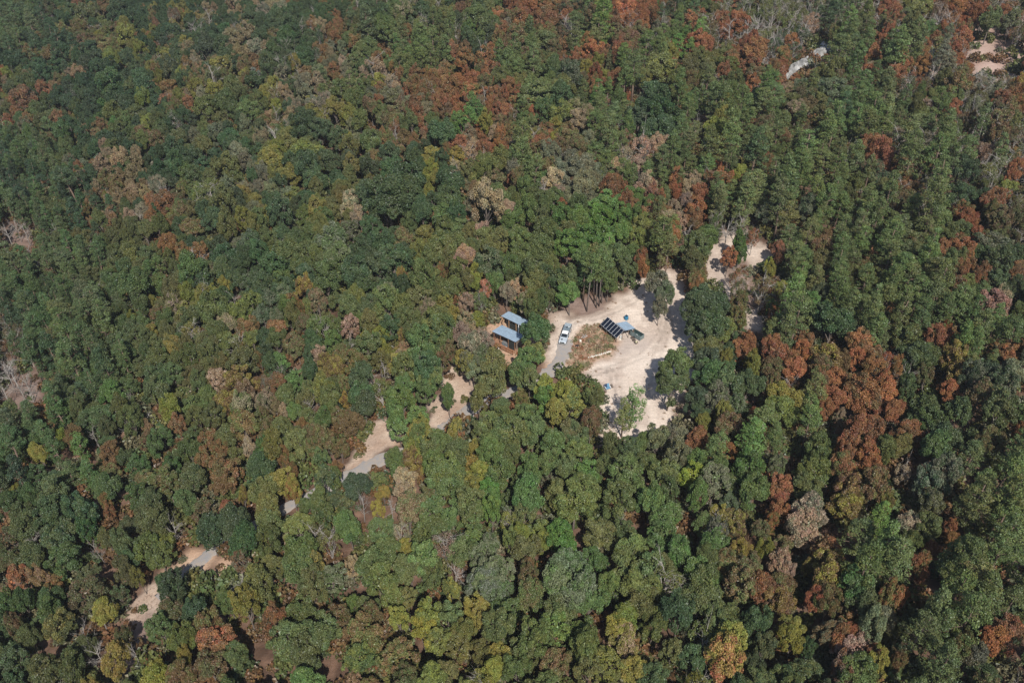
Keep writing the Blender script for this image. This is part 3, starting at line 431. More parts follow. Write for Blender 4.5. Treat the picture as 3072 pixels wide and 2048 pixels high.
60,130,160,Y 80,250,180,SG 210,80,180,G 220,180,180,KG 480,60,220,GS 430,170,220,G 480,250,200,G 650,60,120,KG 680,210,170,R 670,260,160,RB 890,110,230,G 870,220,220,G 1130,70,200,R 1120,150,170,R 1160,230,230,BL 1150,320,230,BL 1330,200,220,B 1520,110,130,Ts 1720,170,240,KD 1830,110,230,KD 1740,330,170,OK 1400,330,110,LB 1560,450,180,TK 1700,470,180,O 640,390,150,R 620,450,110,R 880,370,250,TK 850,470,260,TK 350,450,200,LB 280,430,150,L 200,600,200,SG 190,680,180,G 360,560,110,B 580,620,130,Y 690,620,150,OB 660,730,170,P 700,780,130,P 450,760,200,B 420,870,230,BO 550,870,220,BR 680,880,200,BO 120,800,260,G 150,900,270,G 120,1020,270,G 990,650,230,BR 1010,740,220,BL 1000,850,220,BL 880,750,110,LB 920,960,150,R 1020,1000,180,B 1350,450,180,Sp 1230,560,230,Gp 1400,600,250,Gp 1470,740,250,Gp 1250,720,240,Gp 1190,900,240,SG 1230,980,240,GO 1640,740,160,R 1640,800,110,R 1880,570,90,R 1870,490,80,R 1430,990,180,R 1490,960,110,R 1350,1110,200,K 1330,1190,200,K 1900,680,260,Gp 1950,760,250,Gp 2030,850,260,Op 2100,950,260,Gp 1850,950,260,Gp 1800,1050,260,Gp 1750,1150,260,Gp 1950,1120,260,Gp 1620,1200,230,Gp 2230,60,220,Gp 2040,290,240,Gp 2100,250,200,Gp 2250,260,240,Op 2230,400,200,Gp 2260,560,250,Gp 2200,690,200,Gp 2290,750,180,Gp 2220,1220,230,BR 2180,1280,180,R 1840,1440,270,Gp 1920,1290,200,OB 2010,1350,200,K 2050,1480,200,D 320,1250,240,L 300,1340,270,L 290,1420,270,LR 480,1140,220,D 760,1180,200,LY 770,1280,160,Y 680,1210,150,LB 970,1180,170,BK 1130,1160,180,R 1080,1220,200,RB 1180,1340,230,PT 1120,1400,220,P 1350,1430,150,LY 1160,1500,250,G 830,1470,220,DO 60,1400,200,D 1500,1320,150,BD 1310,1350,90,RP 1480,1410,90,B 560,1330,180,OD 870,1300,120,D
"""
# ------------------------------------------------------------------ tree forms (shared meshes)
def leaf_quads(r, pos, nor, sx, sy):
    n = len(pos)
    nor = nor / np.linalg.norm(nor, axis=1, keepdims=True)
    ref = r.normal(size=(n, 3)); t = np.cross(nor, ref); t /= np.linalg.norm(t, axis=1, keepdims=True); b = np.cross(nor, t)
    a = sx[:, None] * t; c = sy[:, None] * b; lift = nor * (sx * .18)[:, None]
    k = r.uniform(.7, 1.15, (4, n, 1))
    v = np.stack([pos - a * k[0] * .5 - lift, pos - c * k[1] * .5 + lift * .5, pos + a * k[2] * .5 - lift, pos + c * k[3] * .5 + lift * .5], 1)
    return v.reshape(-1, 3)

def clumps(r, cen, rad, out, per, size, aspect=1.0, flat=1.0, inward=-.35, loose=.5, upb=.25):
    """leaf faces on the outer side of many small clumps"""
    P = []; Nn = []; V = []
    for c, q, o in zip(cen, rad, out):
        n = max(6, int(per * q * q))
        d = r.normal(size=(n * 2, 3)); d /= np.linalg.norm(d, axis=1, keepdims=True)
        d = d[(d @ o) > inward][:n]
        rr = q * r.uniform(.72, 1.08, (len(d), 1))
        P.append(c + d * rr * np.array([1, 1, flat])); Nn.append(d * .8 + np.array([0, 0, upb]) + r.normal(size=d.shape) * loose)
        lb = np.clip((r.random() - .42) * 3.0, 0, 1); bright = r.normal(.46, .13); hue = r.random()
        V.append(np.stack([np.clip(r.normal(bright, .16, len(d)), 0, 1), np.clip(r.normal(hue, .2, len(d)), 0, 1),
                           np.clip(lb + r.normal(0, .22, len(d)), 0, 1), np.ones(len(d))], 1))
    P = np.concatenate(P); Nn = np.concatenate(Nn); V = np.concatenate(V)
    s = size * r.uniform(.65, 1.3, len(P))
    return leaf_quads(r, P, Nn, s, s * aspect), V

def crown_mesh(name, verts, var, material):
    n = len(verts) // 4
    me = mesh_np(name, verts, np.arange(n * 4).reshape(n, 4), [material])
    a = me.color_attributes.new('leafvar', 'FLOAT_COLOR', 'POINT')
    a.data.foreach_set('color', np.repeat(var, 4, axis=0).astype(np.float32).ravel())
    return me

def unit(v): return v / np.linalg.norm(v, axis=-1, keepdims=True)

def oak_form(seed, nl=17, R=5.0, H=15.0, zb=3.6, squash=1.0, lean=0.0, per=82, size=.42, lobe=(1.35, 2.3), cone=0.0, sub=6):
    """a broad crown: big boughs, each a heap of smaller leaf clumps, with gaps between them"""
    r = np.random.default_rng(seed)
    rz = (H - zb) / 2; zc = zb + rz
    i = np.arange(nl) + .5
    ph = np.arccos(1 - 1.66 * i / nl); th = math.pi * (1 + 5 ** .5) * i + r.uniform(0, 6)
    d = np.stack([np.cos(th) * np.sin(ph), np.sin(th) * np.sin(ph), np.cos(ph)], 1) + r.normal(0, .2, (nl, 3))
    d = unit(d)
    k = unit(r.normal(size=(5, 3))); amp = r.uniform(-.34, .26, 5)
    bul = 1 + sum(a * np.maximum(0, d @ q) ** 2 for a, q in zip(amp, k))
    Q = r.uniform(*lobe, nl)
    f = (1 - Q / R * .72) * bul * r.uniform(.78, 1.14, nl)
    big = np.array([0, 0, zc]) + d * f[:, None] * np.array([R, R * squash, rz])
    if cone:
        t = np.clip((big[:, 2] - zb) / (H - zb), 0, 1); big[:, :2] *= (1 - cone * t)[:, None]; Q = Q * (1 - .35 * cone * t)
    big[:, 0] += lean * (big[:, 2] - zb) * .1
    cen = []; q = []; out = []
    for c, qq, o in zip(big, Q, d):
        o2 = unit(o + np.array([0, 0, .45]))
        for j in range(sub):
            e = unit(r.normal(size=3) + o2 * 1.1)
            cen.append(c + e * qq * r.uniform(.5, .95) * np.array([1, 1, .8])); q.append(qq * r.uniform(.34, .58)); out.append(unit(e + o2))
        cen.append(c + o2 * qq * .25); q.append(qq * .62); out.append(o2)
    cen = np.array(cen); q = np.array(q); out = np.array(out)
    v, var = clumps(r, cen, q, out, per, size)
    m = 12
    ci = np.array([0, 0, zc + .1 * rz]) + unit(r.normal(size=(m, 3))) * np.array([R, R * squash, rz]) * .36
    v2, var2 = clumps(r, ci, np.full(m, 1.4), unit(ci - np.array([0, 0, zc - rz])), 10, .8)
    tr = MB(); tr.tube([(0, 0, -1.0), (.1, 0, zb * .6), (0, .1, zb + 1), (0, 0, zc + rz * .4)], [.36, .27, .2, .08], 7)
    for j in range(8):
        c = big[int(r.integers(0, nl))]; z0 = zb * r.uniform(.8, 1.5)
        tr.tube([(0, 0, z0), tuple(np.array([c[0] * .5, c[1] * .5, (z0 + c[2]) / 2 + .3])), tuple(c)], [.15, .1, .04], 5, False)
    return np.concatenate([v, v2]), np.concatenate([var, var2]), tr

def pine_form(seed, R=3.5, H=18.0, zb=6.0, np_=125, per=62, size=.5, top=.55, flat=.62, trunk=.33):
    r = np.random.default_rng(seed)
    cen = []; q = []; out = []; tips = []
    i = 0
    k = r.normal(size=(4, 3)); k = unit(k); amp = r.uniform(-.3, .3, 4)
    while len(cen) < np_:
        t = r.random() ** .85
        prof = (1 - t) ** top * (.62 + .38 * min(1, t * 4))
        th = r.uniform(0, 2 * math.pi); u = np.array([math.cos(th), math.sin(th), .3 * (t - .3)])
        bul = 1 + sum(a * max(0, u @ w) for a, w in zip(amp, k))
        L = R * prof * bul * r.uniform(.75, 1.1); z = zb + t * (H - zb) * .97
        n = 1 if L < 1.2 else int(r.integers(1, 4)); tips.append((z, u * L))
        for j in range(n):
            f = 1 - .32 * j - r.uniform(0, .15)
            s = r.normal(0, .28, 3)
            cen.append(np.array([0, 0, z]) + u * L * f + s + np.array([0, 0, .25 * f])); q.append(r.uniform(.55, .98) * (1.0 if j == 0 else .85)); out.append(unit(u + np.array([0, 0, .7])))
    cen.append(np.array([0, 0, H - .3])); q.append(.8); out.append(np.array([0, 0, 1.0]))
    v, var = clumps(r, np.array(cen), np.array(q), np.array(out), per, size, .42, flat, -.45, .75, .3)
    tr = MB(); tr.tube([(0, 0, -1.0), (.05, .05, H * .35), (0, 0, H * .7), (0, 0, H - .4)], [trunk, trunk * .8, trunk * .5, .05], 7)
    for z, uL in tips[::4]:
        tr.tube([(0, 0, z - .5), (uL[0] * .55, uL[1] * .55, z - .2), (uL[0], uL[1], z + .1)], [.08, .06, .03], 4, False)
    return v, var, tr

def bare_form(seed, H=13.0, R=4.0, spread=1.0, twigs=5):
    r = np.random.default_rng(seed)
    stem = MB(); br = MB()
    stem.tube([(0, 0, -1.0), (.1, .05, H * .3), (.25, .1, H * .62), (.3, .2, H)], [.3, .23, .15, .03], 6)
    for j in range(11):
        z = H * r.uniform(.28, .9); th = r.uniform(0, 6.28); L = R * (1.15 - .6 * z / H) * r.uniform(.7, 1.15)
        e = np.array([math.cos(th) * L * spread, math.sin(th) * L * spread, z + L * r.uniform(.45, .95)]); s = np.array([.15, .07, z])
        mid = (s + e) / 2 + r.normal(0, .2, 3)
        br.tube([s, mid, e], [.11, .075, .028], 4, False)
        for k in range(twigs):
            f = r.uniform(.35, 1); b0 = s + (e - s) * f; dd = (e - s) / np.linalg.norm(e - s) + r.normal(0, .55, 3); l = r.uniform(.7, 1.7)
            b1 = b0 + dd * l; br.tube([b0, b1], [.045, .018], 3, False)
            for kk in range(3):
                g = r.uniform(.3, 1); c0 = b0 + (b1 - b0) * g; br.tube([c0, c0 + (dd + r.normal(0, .7, 3)) * .75], [.026, .012], 3, False)
    return stem, br

FORMS = {}          # kind -> list of (crown mesh, trunk mesh)
def trunk_mesh(name, mb, material):
    me = bpy.data.meshes.new(name); me.from_pydata(mb.v, [], mb.f); me.materials.append(material)
    me.polygons.foreach_set('use_smooth', [True] * len(me.polygons)); me.update(); return me
FORMS['o'] = []
for sd, kw in enumerate([dict(), dict(nl=15, squash=.84, lobe=(1.5, 2.5)), dict(nl=22, lobe=(1.1, 1.9)), dict(nl=14, lean=.6, lobe=(1.5, 2.5)), dict(nl=20, cone=.35),
                         dict(nl=18, squash=1.14), dict(nl=24, lobe=(1.0, 1.8), lean=-.5), dict(nl=16, zb=4.4), dict(nl=19, lobe=(1.2, 2.3), lean=.3, squash=.9), dict(nl=13, lobe=(1.6, 2.6))]):
    v, var, tr = oak_form(100 + sd, **kw)
    FORMS['o'].append((crown_mesh('broadleaf crown', v, var, M_LEAF), trunk_mesh('broadleaf trunk', tr, M_BARK)))
FORMS['c'] = []
for sd in range(3):
    v, var, tr = oak_form(200 + sd, nl=20, R=5.0, H=15, zb=2.5, cone=.6, lobe=(1.2, 2.0))
    FORMS['c'].append((crown_mesh('narrow crown', v, var, M_LEAF), trunk_mesh('broadleaf trunk', tr, M_BARK)))
FORMS['p'] = []
for sd, kw in enumerate([dict(zb=5.5, np_=130), dict(np_=120, top=.42, zb=6.5), dict(np_=145, zb=4.5, top=.65), dict(np_=105, top=.36, zb=7.2), dict(np_=135, top=.5, zb=5), dict(np_=120, top=.55, zb=6, R=3.9), dict(np_=100, top=.3, zb=7.5, R=3.9)]):
    v, var, tr = pine_form(300 + sd, **kw)
    FORMS['p'].append((crown_mesh('pine crown', v, var, M_NEEDLE), trunk_mesh('pine trunk', tr, M_PINEBARK)))
FORMS['q'] = []
for sd in range(2):
    v, var, tr = pine_form(330 + sd, np_=75, zb=10.5, top=.4, R=3.3, trunk=.24)
    FORMS['q'].append((crown_mesh('high pine crown', v, var, M_NEEDLE), trunk_mesh('pine trunk', tr, M_BARK)))
FORMS['l'] = []     # open, see-through pines standing alone
for sd in range(2):
    v, var, tr = pine_form(350 + sd, np_=105, zb=4.0, top=.42, R=4.4, per=60)
    FORMS['l'].append((crown_mesh('open pine crown', v, var, M_NEEDLE), trunk_mesh('pine trunk', tr, M_PINEBARK)))
FORMS['s'] = []
for sd in range(3):
    v, var, tr = oak_form(400 + sd, nl=15, per=27, size=.4)
    n = len(v) // 4; keep = np.arange(n)[:int(n * .8)]
    st, br = bare_form(450 + sd, H=14, R=5.0, twigs=4)
    tr.add(br.v, br.f)
    FORMS['s'].append((crown_mesh('thin crown', v.reshape(n, 4, 3)[keep].reshape(-1, 3), var[keep], M_LEAF), trunk_mesh('thin tree trunk and limbs', tr, M_GREYWOOD)))
FORMS['b'] = []
for sd in range(4):
    st, br = bare_form(500 + sd, H=14 if sd % 2 else 12, R=5.0, spread=[1, .7, 1.2, .9][sd])
    FORMS['b'].append((trunk_mesh('bare branches', br, M_GREYWOOD), trunk_mesh('bare stem', st, M_GREYWOOD)))
BASE_R = dict(o=5.0, c=5.0, p=3.5, q=3.3, l=4.4, s=5.0, b=5.0)
BASE_H = dict(o=15.0, c=15.0, p=18.0, q=18.0, l=18.0, s=15.0, b=13.0)

# ------------------------------------------------------------------ where each tree of the photo stands
TINT = dict(D=(.058, .090, .040), G=(.090, .124, .044), S=(.090, .152, .042), O=(.112, .126, .044), Y=(.165, .170, .042), L=(.225, .198, .048),
            R=(.250, .112, .050), B=(.150, .098, .048), T=(.28, .215, .145), P=(.27, .175, .12), K=(.135, .145, .088))
WORD = dict(D='dark green', G='mid green', S='bright green', O='olive green', Y='yellow-green', L='golden yellow', R='rust-orange', B='reddish brown', T='pale tan', P='pinkish tan', K='grey-green')
SHORT = dict(D='dark green', G='green', S='bright green', O='olive', Y='yellow-green', L='gold', R='rust', B='brown', T='tan', P='pink', K='grey')
SZ = 1024 / 2352
trees = []          # dicts: px, py (crown centre in the photo), x, y, r, H, kind, cols
ox = oy = 0
for line in TREE_DATA.strip().split('\n'):
    if line.startswith('T '):
        _, a, b = line.split(); ox, oy = float(a), float(b); continue
    for tok in line.split():
        x, y, w, code = tok.split(',')
        kind = 'o'; forced = code.endswith('*'); code = code.rstrip('*')
        if code[-1].islower(): kind = code[-1]; code = code[:-1]
        px = ox + float(x) * SZ; py = oy + float(y) * SZ; w = float(w) * SZ
        if py > 1560 and px > 1000: w *= .97
        gxx, gyy, _ = ground_at(px, py, 8.0); hj = float(np.clip(rng.normal(1.0, .13), .78, 1.35))
        if 1380 < px < 2360 and 640 < py < 1330: hj = 1.0
        for _ in range(4):
            dep = gyy * cp + (CAM_H - height(gxx, gyy) - 8) * sp_
            r = w / 2 * dep / FPX
            r = min(max(r, 1.3), 7.2)
            if kind in 'pql': H = min(max(5.8 + 3.3 * r, 9), 23) * hj
            elif kind == 'b': H = min(max(5 + 1.6 * r, 8), 15)
            elif kind == 'c': H = 7 + 2.6 * r
            else: H = min(max(6.0 + 1.9 * r, 6.5), 17) * hj
            gxx, gyy, _ = ground_at(px, py, (.68 if kind not in 'b' else .5) * H)
        trees.append(dict(px=px, py=py, x=float(gxx), y=float(gyy), r=float(r), H=float(H), kind=kind, cols=code, w=w, hand=True, forced=forced))
for bx, by, H, r, kind, code in [(1760, 935, 18.5, 3.0, 'q', 'G'), (1782, 909, 19, 3.2, 'q', 'O'), (1789, 924, 19, 2.8, 'q', 'S'), (1797, 919, 18, 2.8, 'q', 'G'), (1804, 909, 18.5, 3.1, 'q', 'G'),
                                 (1889, 1280, 14.0, 3.5, 'l', 'S'), (1864, 1312, 12.3, 2.9, 'l', 'O')]:
    p = at(bx, by); x_, y_, dep = project(p.x, p.y, p.z + H * .7)
    trees.append(dict(px=float(x_), py=float(y_), x=p.x, y=p.y, r=r, H=H, kind=kind, cols=code, w=2 * r * FPX / float(dep), hand=True))
trees = [t for t in trees if not (abs(t['px'] - 1890) < 30 and abs(t['py'] - 1195) < 40 and t['kind'] == 'p')]

KEEP = [  # what the photo shows uncovered: clearing, cabins, road, bare ground, rock
 [(1665, 925), (1760, 930), (1850, 880), (1945, 822), (1940, 870), (1940, 940), (1985, 955), (2020, 965), (2040, 1020), (2085, 1050), (2060, 1062), (2000, 1038), (1955, 1060), (1950, 1185), (1975, 1215), (1995, 1205), (2055, 1222), (2005, 1260), (1950, 1262), (1890, 1285), (1815, 1285), (1802, 1230), (1805, 1160), (1790, 1130), (1740, 1120), (1700, 1110), (1650, 1085), (1672, 1060), (1690, 1025), (1682, 990)],
 [(1462, 945), (1525, 930), (1592, 960), (1586, 985), (1578, 1010), (1560, 1045), (1545, 1055), (1500, 1050), (1475, 1000)], [(1504, 1050), (1538, 1055), (1533, 1100), (1512, 1098)],
 [(2118, 740), (2165, 738), (2174, 800), (2190, 840), (2196, 885), (2160, 876), (2108, 852), (2116, 790)], [(2238, 728), (2292, 732), (2318, 765), (2290, 808), (2236, 800)], [(2248, 922), (2296, 916), (2284, 970), (2254, 995), (2234, 978)],
 [(1345, 1092), (1368, 1095), (1385, 1130), (1418, 1150), (1400, 1200), (1395, 1240), (1380, 1275), (1320, 1288), (1300, 1262), (1285, 1225), (1330, 1172), (1350, 1150)],
 [(1140, 1262), (1168, 1272), (1163, 1318), (1110, 1388), (1060, 1414), (1048, 1404), (1090, 1340)], [(560, 1662), (622, 1652), (610, 1690), (560, 1735), (505, 1745)], [(415, 1790), (450, 1780), (455, 1830), (420, 1840)], [(655, 1685), (690, 1690), (680, 1740), (660, 1770)],
 [(2355, 225), (2400, 165), (2470, 118), (2495, 120), (2465, 160), (2450, 180), (2400, 212)], [(0, 1095), (60, 1095), (120, 1145), (125, 1205), (0, 1205)], [(0, 688), (98, 702), (98, 730), (0, 735)], [(2915, 105), (2995, 98), (3045, 150), (3072, 180), (3072, 230), (2985, 220), (2910, 195)], [(1466, 1182), (1492, 1182), (1488, 1212), (1472, 1208)]]
KX = []; KY = []; KR = []
for n_, p in enumerate(KEEP):
    xs = np.arange(min(q[0] for q in p), max(q[0] for q in p), 9.0); ys = np.arange(min(q[1] for q in p), max(q[1] for q in p), 9.0)
    mx_, my_ = np.meshgrid(xs, ys); k_ = in_poly(mx_, my_, p); KX.append(mx_[k_]); KY.append(my_[k_]); KR.append(np.full(k_.sum(), n_ in (11, 14)))
KX = np.concatenate(KX); KY = np.concatenate(KY); KR = np.concatenate(KR)
def bad(t, tol):
    """does the crown stand in front of something that the photo shows uncovered?"""
    x0, y0, dep = project(t['x'], t['y'], height(t['x'], t['y']) + t['H'] * .64)
    s = FPX / dep; rr = t['r'] * s; vr = (t['H'] * .22 + t['r'] * .5) * s
    q = ((KX - x0) / rr) ** 2 + ((KY - y0) / vr) ** 2
    return bool((q < np.where(KR, max(tol, .95), tol) ** 2).any())
trees = [t for t in trees if t['kind'] in 'ql' or t.get('forced') or (t['kind'] == 'b' and t['px'] < 400) or not bad(t, .7 if t['w'] > 55 or t['px'] > 1430 else .3)]
on_road = lambda x, y, m: (np.hypot(road_line[:, 0] - x, road_line[:, 1] - y).min() < m)

# the woods between and beyond them: same kinds and colours as the trees seen nearby
hx = np.array([t['px'] for t in trees]); hy = np.array([t['py'] for t in trees])
placed = [(t['x'], t['y'], t['r'], t['kind']) for t in trees]
cell = {}
def put(i):
    x, y, r, k = placed[i]; cell.setdefault((int(x // 8), int(y // 8)), []).append(i)
for i in range(len(placed)): put(i)
WT = dict(D=1, G=1, S=.6, O=1, Y=.4, L=.07, R=.3, B=.7, T=.15, P=.1, K=.7)
cand = np.stack([rng.uniform(-330, 330, 60000), rng.uniform(45, 560, 60000)], 1)
cx_, cy_, cd_ = project(cand[:, 0], cand[:, 1], height(cand[:, 0], cand[:, 1]) + 9)
inb = (cd_ > 30) & (cx_ > -450) & (cx_ < PW + 450) & (cy_ > -330) & (cy_ < PH + 420)
for (x, y), qx, qy in zip(cand[inb], cx_[inb], cy_[inb]):
    dd = np.hypot(hx - qx, (hy - qy) * 1.15); near = np.argsort(dd)[:7]
    wt = np.array([np.mean([WT[c] for c in trees[j]['cols']]) * (.4 if trees[j]['kind'] == 'b' else 1) / (1 + dd[j] / 60) for j in near])
    src = trees[int(rng.choice(near, p=wt / wt.sum()))]
    r = float(np.clip(np.median([trees[j]['r'] for j in near]) * rng.uniform(.72, 1.08), 2.0, 5.4))
    kind = src['kind'] if src['kind'] not in 'ql' else 'p'
    u_ = rng.random(); src_cols = src['cols']
    if qx > 2450 and qy < 640 and rng.random() < (.55 if qx > 2750 else .3):
        kind = ['s', 's', 'b', 'o'][int(rng.integers(0, 4))]; src_cols = ['BO', 'RB', 'KO', 'TB', 'R', 'B', 'OB'][int(rng.integers(0, 7))]
        if kind == 'b': src_cols = 'Kb'[0]
    if kind == 'o' and u_ < .09: kind = 's' if u_ < .065 else 'b'
    gap = .56 + .34 * float(vnoise(np.array(x), np.array(y), 24.0, 60)) + (.12 if (qx > 2300 and qy > 1050) or (qx < 900 and qy > 1350) else 0)
    ci, cj = int(x // 8), int(y // 8); hit = False
    for a in (-1, 0, 1):
        for b_ in (-1, 0, 1):
            for i in cell.get((ci + a, cj + b_), ()):
                X, Y, R, k = placed[i]
                if math.hypot(X - x, Y - y) < (gap if k != 'b' else .45) * (R + r): hit = True; break
            if hit: break
        if hit: break
    if hit: continue
    H = 5.8 + 3.3 * r if kind == 'p' else (5 + 1.6 * r if kind == 'b' else 6 + 1.9 * r)
    H *= float(np.clip(rng.normal(.93, .16), .6, 1.3))
    t = dict(px=float(qx), py=float(qy), x=float(x), y=float(y), r=r, H=float(H), kind=kind, cols=src_cols, w=0, hand=False)
    if on_road(x, y, 2.8) or bad(t, 1.12): continue
    bx_, by_, _ = project(x, y, float(height(x, y)))
    if any(in_poly(np.array([bx_]), np.array([by_]), p)[0] for p in P_SAND): continue
    trees.append(t); placed.append((float(x), float(y), r, kind)); put(len(placed) - 1)

for t in trees:
    c = [np.array(TINT[k]) for k in t['cols']]
    j = np.exp(rng.normal(0, .10)) * np.exp(rng.normal(0, .06, 3))
    if t['kind'] in 'pql': j = j * 1.08
    t['t1'] = c[0] * j
    if len(c) == 1 and t['cols'] in 'RBPL':          # a turning crown is seldom of one colour
        alt = {'R': 'RORBR', 'B': 'ORKBO', 'P': 'TBKRT', 'L': 'YOLYB'}[t['cols']]; c.append(np.array(TINT[alt[int(rng.integers(0, 5))]]))
    t['t2'] = (c[1] if len(c) > 1 else c[0] * np.array([1.16, 1.0, .85])) * j
    if t['px'] < 1000 and t['py'] < 760 and t['cols'][0] in 'RPTL':
        g_ = np.array(TINT['O']) * np.array([1.15, .95, 1]); t['t1'] = t['t1'] * .62 + g_ * .38; t['t2'] = t['t2'] * .6 + g_ * .4
    elif t['px'] < 1350 and t['cols'][0] in 'RP':
        g_ = np.array(TINT['B']); t['t1'] = t['t1'] * .6 + g_ * .4; t['t2'] = t['t2'] * .5 + np.array(TINT['O']) * .5
    if t['cols'][0] in 'DGSOYK':                      # cooler, darker woods on the left slope, yellower ones below the clearing
        wl = 1 / (1 + math.exp((t['px'] - 560) / 160)); wc = math.exp(-((t['px'] - 1600) / 620) ** 2 - ((t['py'] - 1500) / 560) ** 2)
        f = (1 - wl * np.array([.30, .20, .10])) * (1 + wc * np.array([.16, .20, .20])); t['t1'] = t['t1'] * f; t['t2'] = t['t2'] * f
    t['rot'] = rng.uniform(0, 6.283); t['tilt'] = rng.normal(0, .05, 2); t['ell'] = float(np.exp(rng.normal(0, .11)))
    t['form'] = int(rng.integers(0, len(FORMS[t['kind']])))
    k = t['kind']; t['sr'] = t['r'] / BASE_R[k]; t['sz'] = t['H'] / BASE_H[k]
    # the same leaf size on small and large crowns is kept within reason by using thinner clumps on large ones
    t['z'] = gz(t['x'], t['y'])
    X, Y, D_ = project(t['x'], t['y'], t['z'] + t['H'] * .68)
    t['px'], t['py'], t['dep'] = float(X), float(Y), float(D_)
    t['w'] = 2 * t['r'] * FPX / t['dep']
    t['inview'] = -20 < t['px'] < PW + 20 and -20 < t['py'] < PH + 20
# ------------------------------------------------------------------ the trees that show largest: each a thing of its own
def tops(kinds, n):
    c = [t for t in trees if t['kind'] in kinds and t['hand'] and t['inview']]
    c.sort(key=lambda t: -t['w']); return c[:n]
single = tops('ocs', 298) + tops('pql', 296) + tops('b', 60)
for t in single: t['single'] = True

MARKS = [('the pickup truck', 1702, 1000), ('the two cabins', 1535, 990), ('the solar panels', 1838, 985), ('the grey rock outcrop', 2425, 170), ('the blue camp chair', 1823, 1160),
         ('the lowest road stretch', 580, 1690), ('the middle road stretch', 1370, 1250), ('the sandy bank with road end', 1100, 1340), ('the lower left bare ground', 60, 1150), ('the upper left bare ground', 50, 710),
         ('the sand strip behind the clearing', 2150, 800), ('the narrow sand gap', 2265, 955), ('the pale ground at top right', 2990, 170),
         ('the bottom left corner', 0, 2048), ('the bottom right corner', 3072, 2048), ('the top left corner', 0, 0), ('the top right corner', 3072, 0), ('the middle of the top edge', 1536, 0), ('the middle of the bottom edge', 1536, 2048),
         ('the middle of the right edge', 3072, 1024), ('the middle of the left edge', 0, 1024), ('the top edge\'s left third', 1024, 0), ('the top edge\'s right third', 2048, 0),
         ('the bottom edge\'s left third', 1024, 2048), ('the bottom edge\'s right third', 2048, 2048), ('the grey boulder ledge\'s lower end', 2360, 235), ('the blue water barrel', 1878, 950), ('the lone open pines', 1875, 1220), ('the big tan tree above the cabins', 1455, 605), ('the big rust patch', 2580, 1180), ('the large dark oaks upper centre', 1190, 570), ('the tan tree below the road', 1220, 1440),
         ('the golden bottom tree', 2180, 1940), ('the rust patch at top centre', 1370, 280), ('the tan tree at lower right', 2430, 1550), ('the bright green crowns', 1770, 730),
         ('the left edge\'s upper quarter', 0, 512), ('the left edge\'s lower quarter', 0, 1536), ('the right edge\'s upper quarter', 3072, 512), ('the right edge\'s lower quarter', 3072, 1536), ('the dark oak over the lowest road', 670, 1590)]
MARKS = [m_ for m_ in MARKS if m_[0] != "the grey boulder ledge's lower end"]
ORD = ['nearest', 'second nearest', 'third nearest', 'fourth nearest', 'fifth nearest', 'sixth nearest', 'seventh nearest', 'eighth nearest', 'ninth nearest', 'tenth nearest', 'eleventh nearest', 'twelfth nearest']
def phrase(t):
    c = t['cols']; k = t['kind']
    if k == 'b': return ('pale ' if c[0] == 'T' else 'grey ' if c[0] == 'K' else 'pinkish ') + 'leafless tree'
    col = WORD[c[0]] if len(c) == 1 else SHORT[c[0]] + ' and ' + SHORT[c[1]]
    s = 'broad ' if t['r'] > 4.9 else 'small ' if t['r'] < 2.7 else ''
    n = {'o': 'leafy tree', 'c': 'narrow leafy tree', 's': 'thin-leaved tree', 'p': 'pine', 'q': 'tall bare-stemmed pine', 'l': 'open pine'}[k]
    return s + col + ' ' + n
def side(dx, dy):
    if abs(dx) > abs(dy): return 'right of' if dx > 0 else 'left of'
    return 'below' if dy > 0 else 'above'
seen = [t for t in trees if t['inview']]
for t in seen: t['phrase'] = phrase(t)
by = {}
for t in seen:
    for mi, (nm, mx_, my_) in enumerate(MARKS):
        if nm.startswith('the lone open') and t['kind'] == 'l': continue
        dx, dy = t['px'] - mx_, t['py'] - my_
        by.setdefault((t['phrase'], mi, side(dx, dy)), []).append((math.hypot(dx, dy), id(t)))
rank = {}
for key, lst in by.items():
    lst.sort()
    for i, (d_, j) in enumerate(lst): rank.setdefault(j, []).append((i, d_, key, len(lst)))
for t in single:
    best = min(rank[id(t)], key=lambda q: q[0] * 110 + q[1])
    i, d_, (ph, mi, sd), n = best
    word = ORD[i] if i < len(ORD) else '%d%s nearest' % (i + 1, 'th' if (i + 1) % 100 in (11, 12, 13) else {1: 'st', 2: 'nd', 3: 'rd'}.get((i + 1) % 10, 'th'))
    nm = MARKS[mi][0]
    t['label'] = f"{word} {ph} {sd} {nm}"
NAME = dict(o='broadleaf_tree', c='broadleaf_tree', s='broadleaf_tree', p='pine_tree', q='pine_tree', l='pine_tree', b='bare_tree')
CAT = dict(broadleaf_tree='broadleaf tree', pine_tree='pine tree', bare_tree='bare tree')
GRP = dict(broadleaf_tree='broadleaf trees of the autumn wood', pine_tree='pines among the broadleaf trees', bare_tree='leafless trees in the wood')
proto = {}
for t in single:
    k = t['kind']; nm = NAME[k]; key = (k, t['form'])
    if key not in proto:
        root = thing(nm, t['label'], CAT[nm])
        top, stem = FORMS[k][t['form']]
        for part, me in ((('branches' if k == 'b' else 'crown'), top), ('trunk', stem)):
            o = bpy.data.objects.new(part, me); C.objects.link(o); o.parent = root
        proto[key] = root
    else: root = copy_tree(proto[key])
    tag(root, t['label'], CAT[nm], GRP[nm])
    root.location = (t['x'], t['y'], t['z']); root.rotation_euler = (t['tilt'][0], t['tilt'][1], t['rot']); root.scale = (t['sr'] * t['ell'], t['sr'] / t['ell'], t['sz'])
    for ch in root.children:
        ch['tint'] = [float(v) for v in t['t1']]; ch['tint2'] = [float(v) for v in t['t2']]

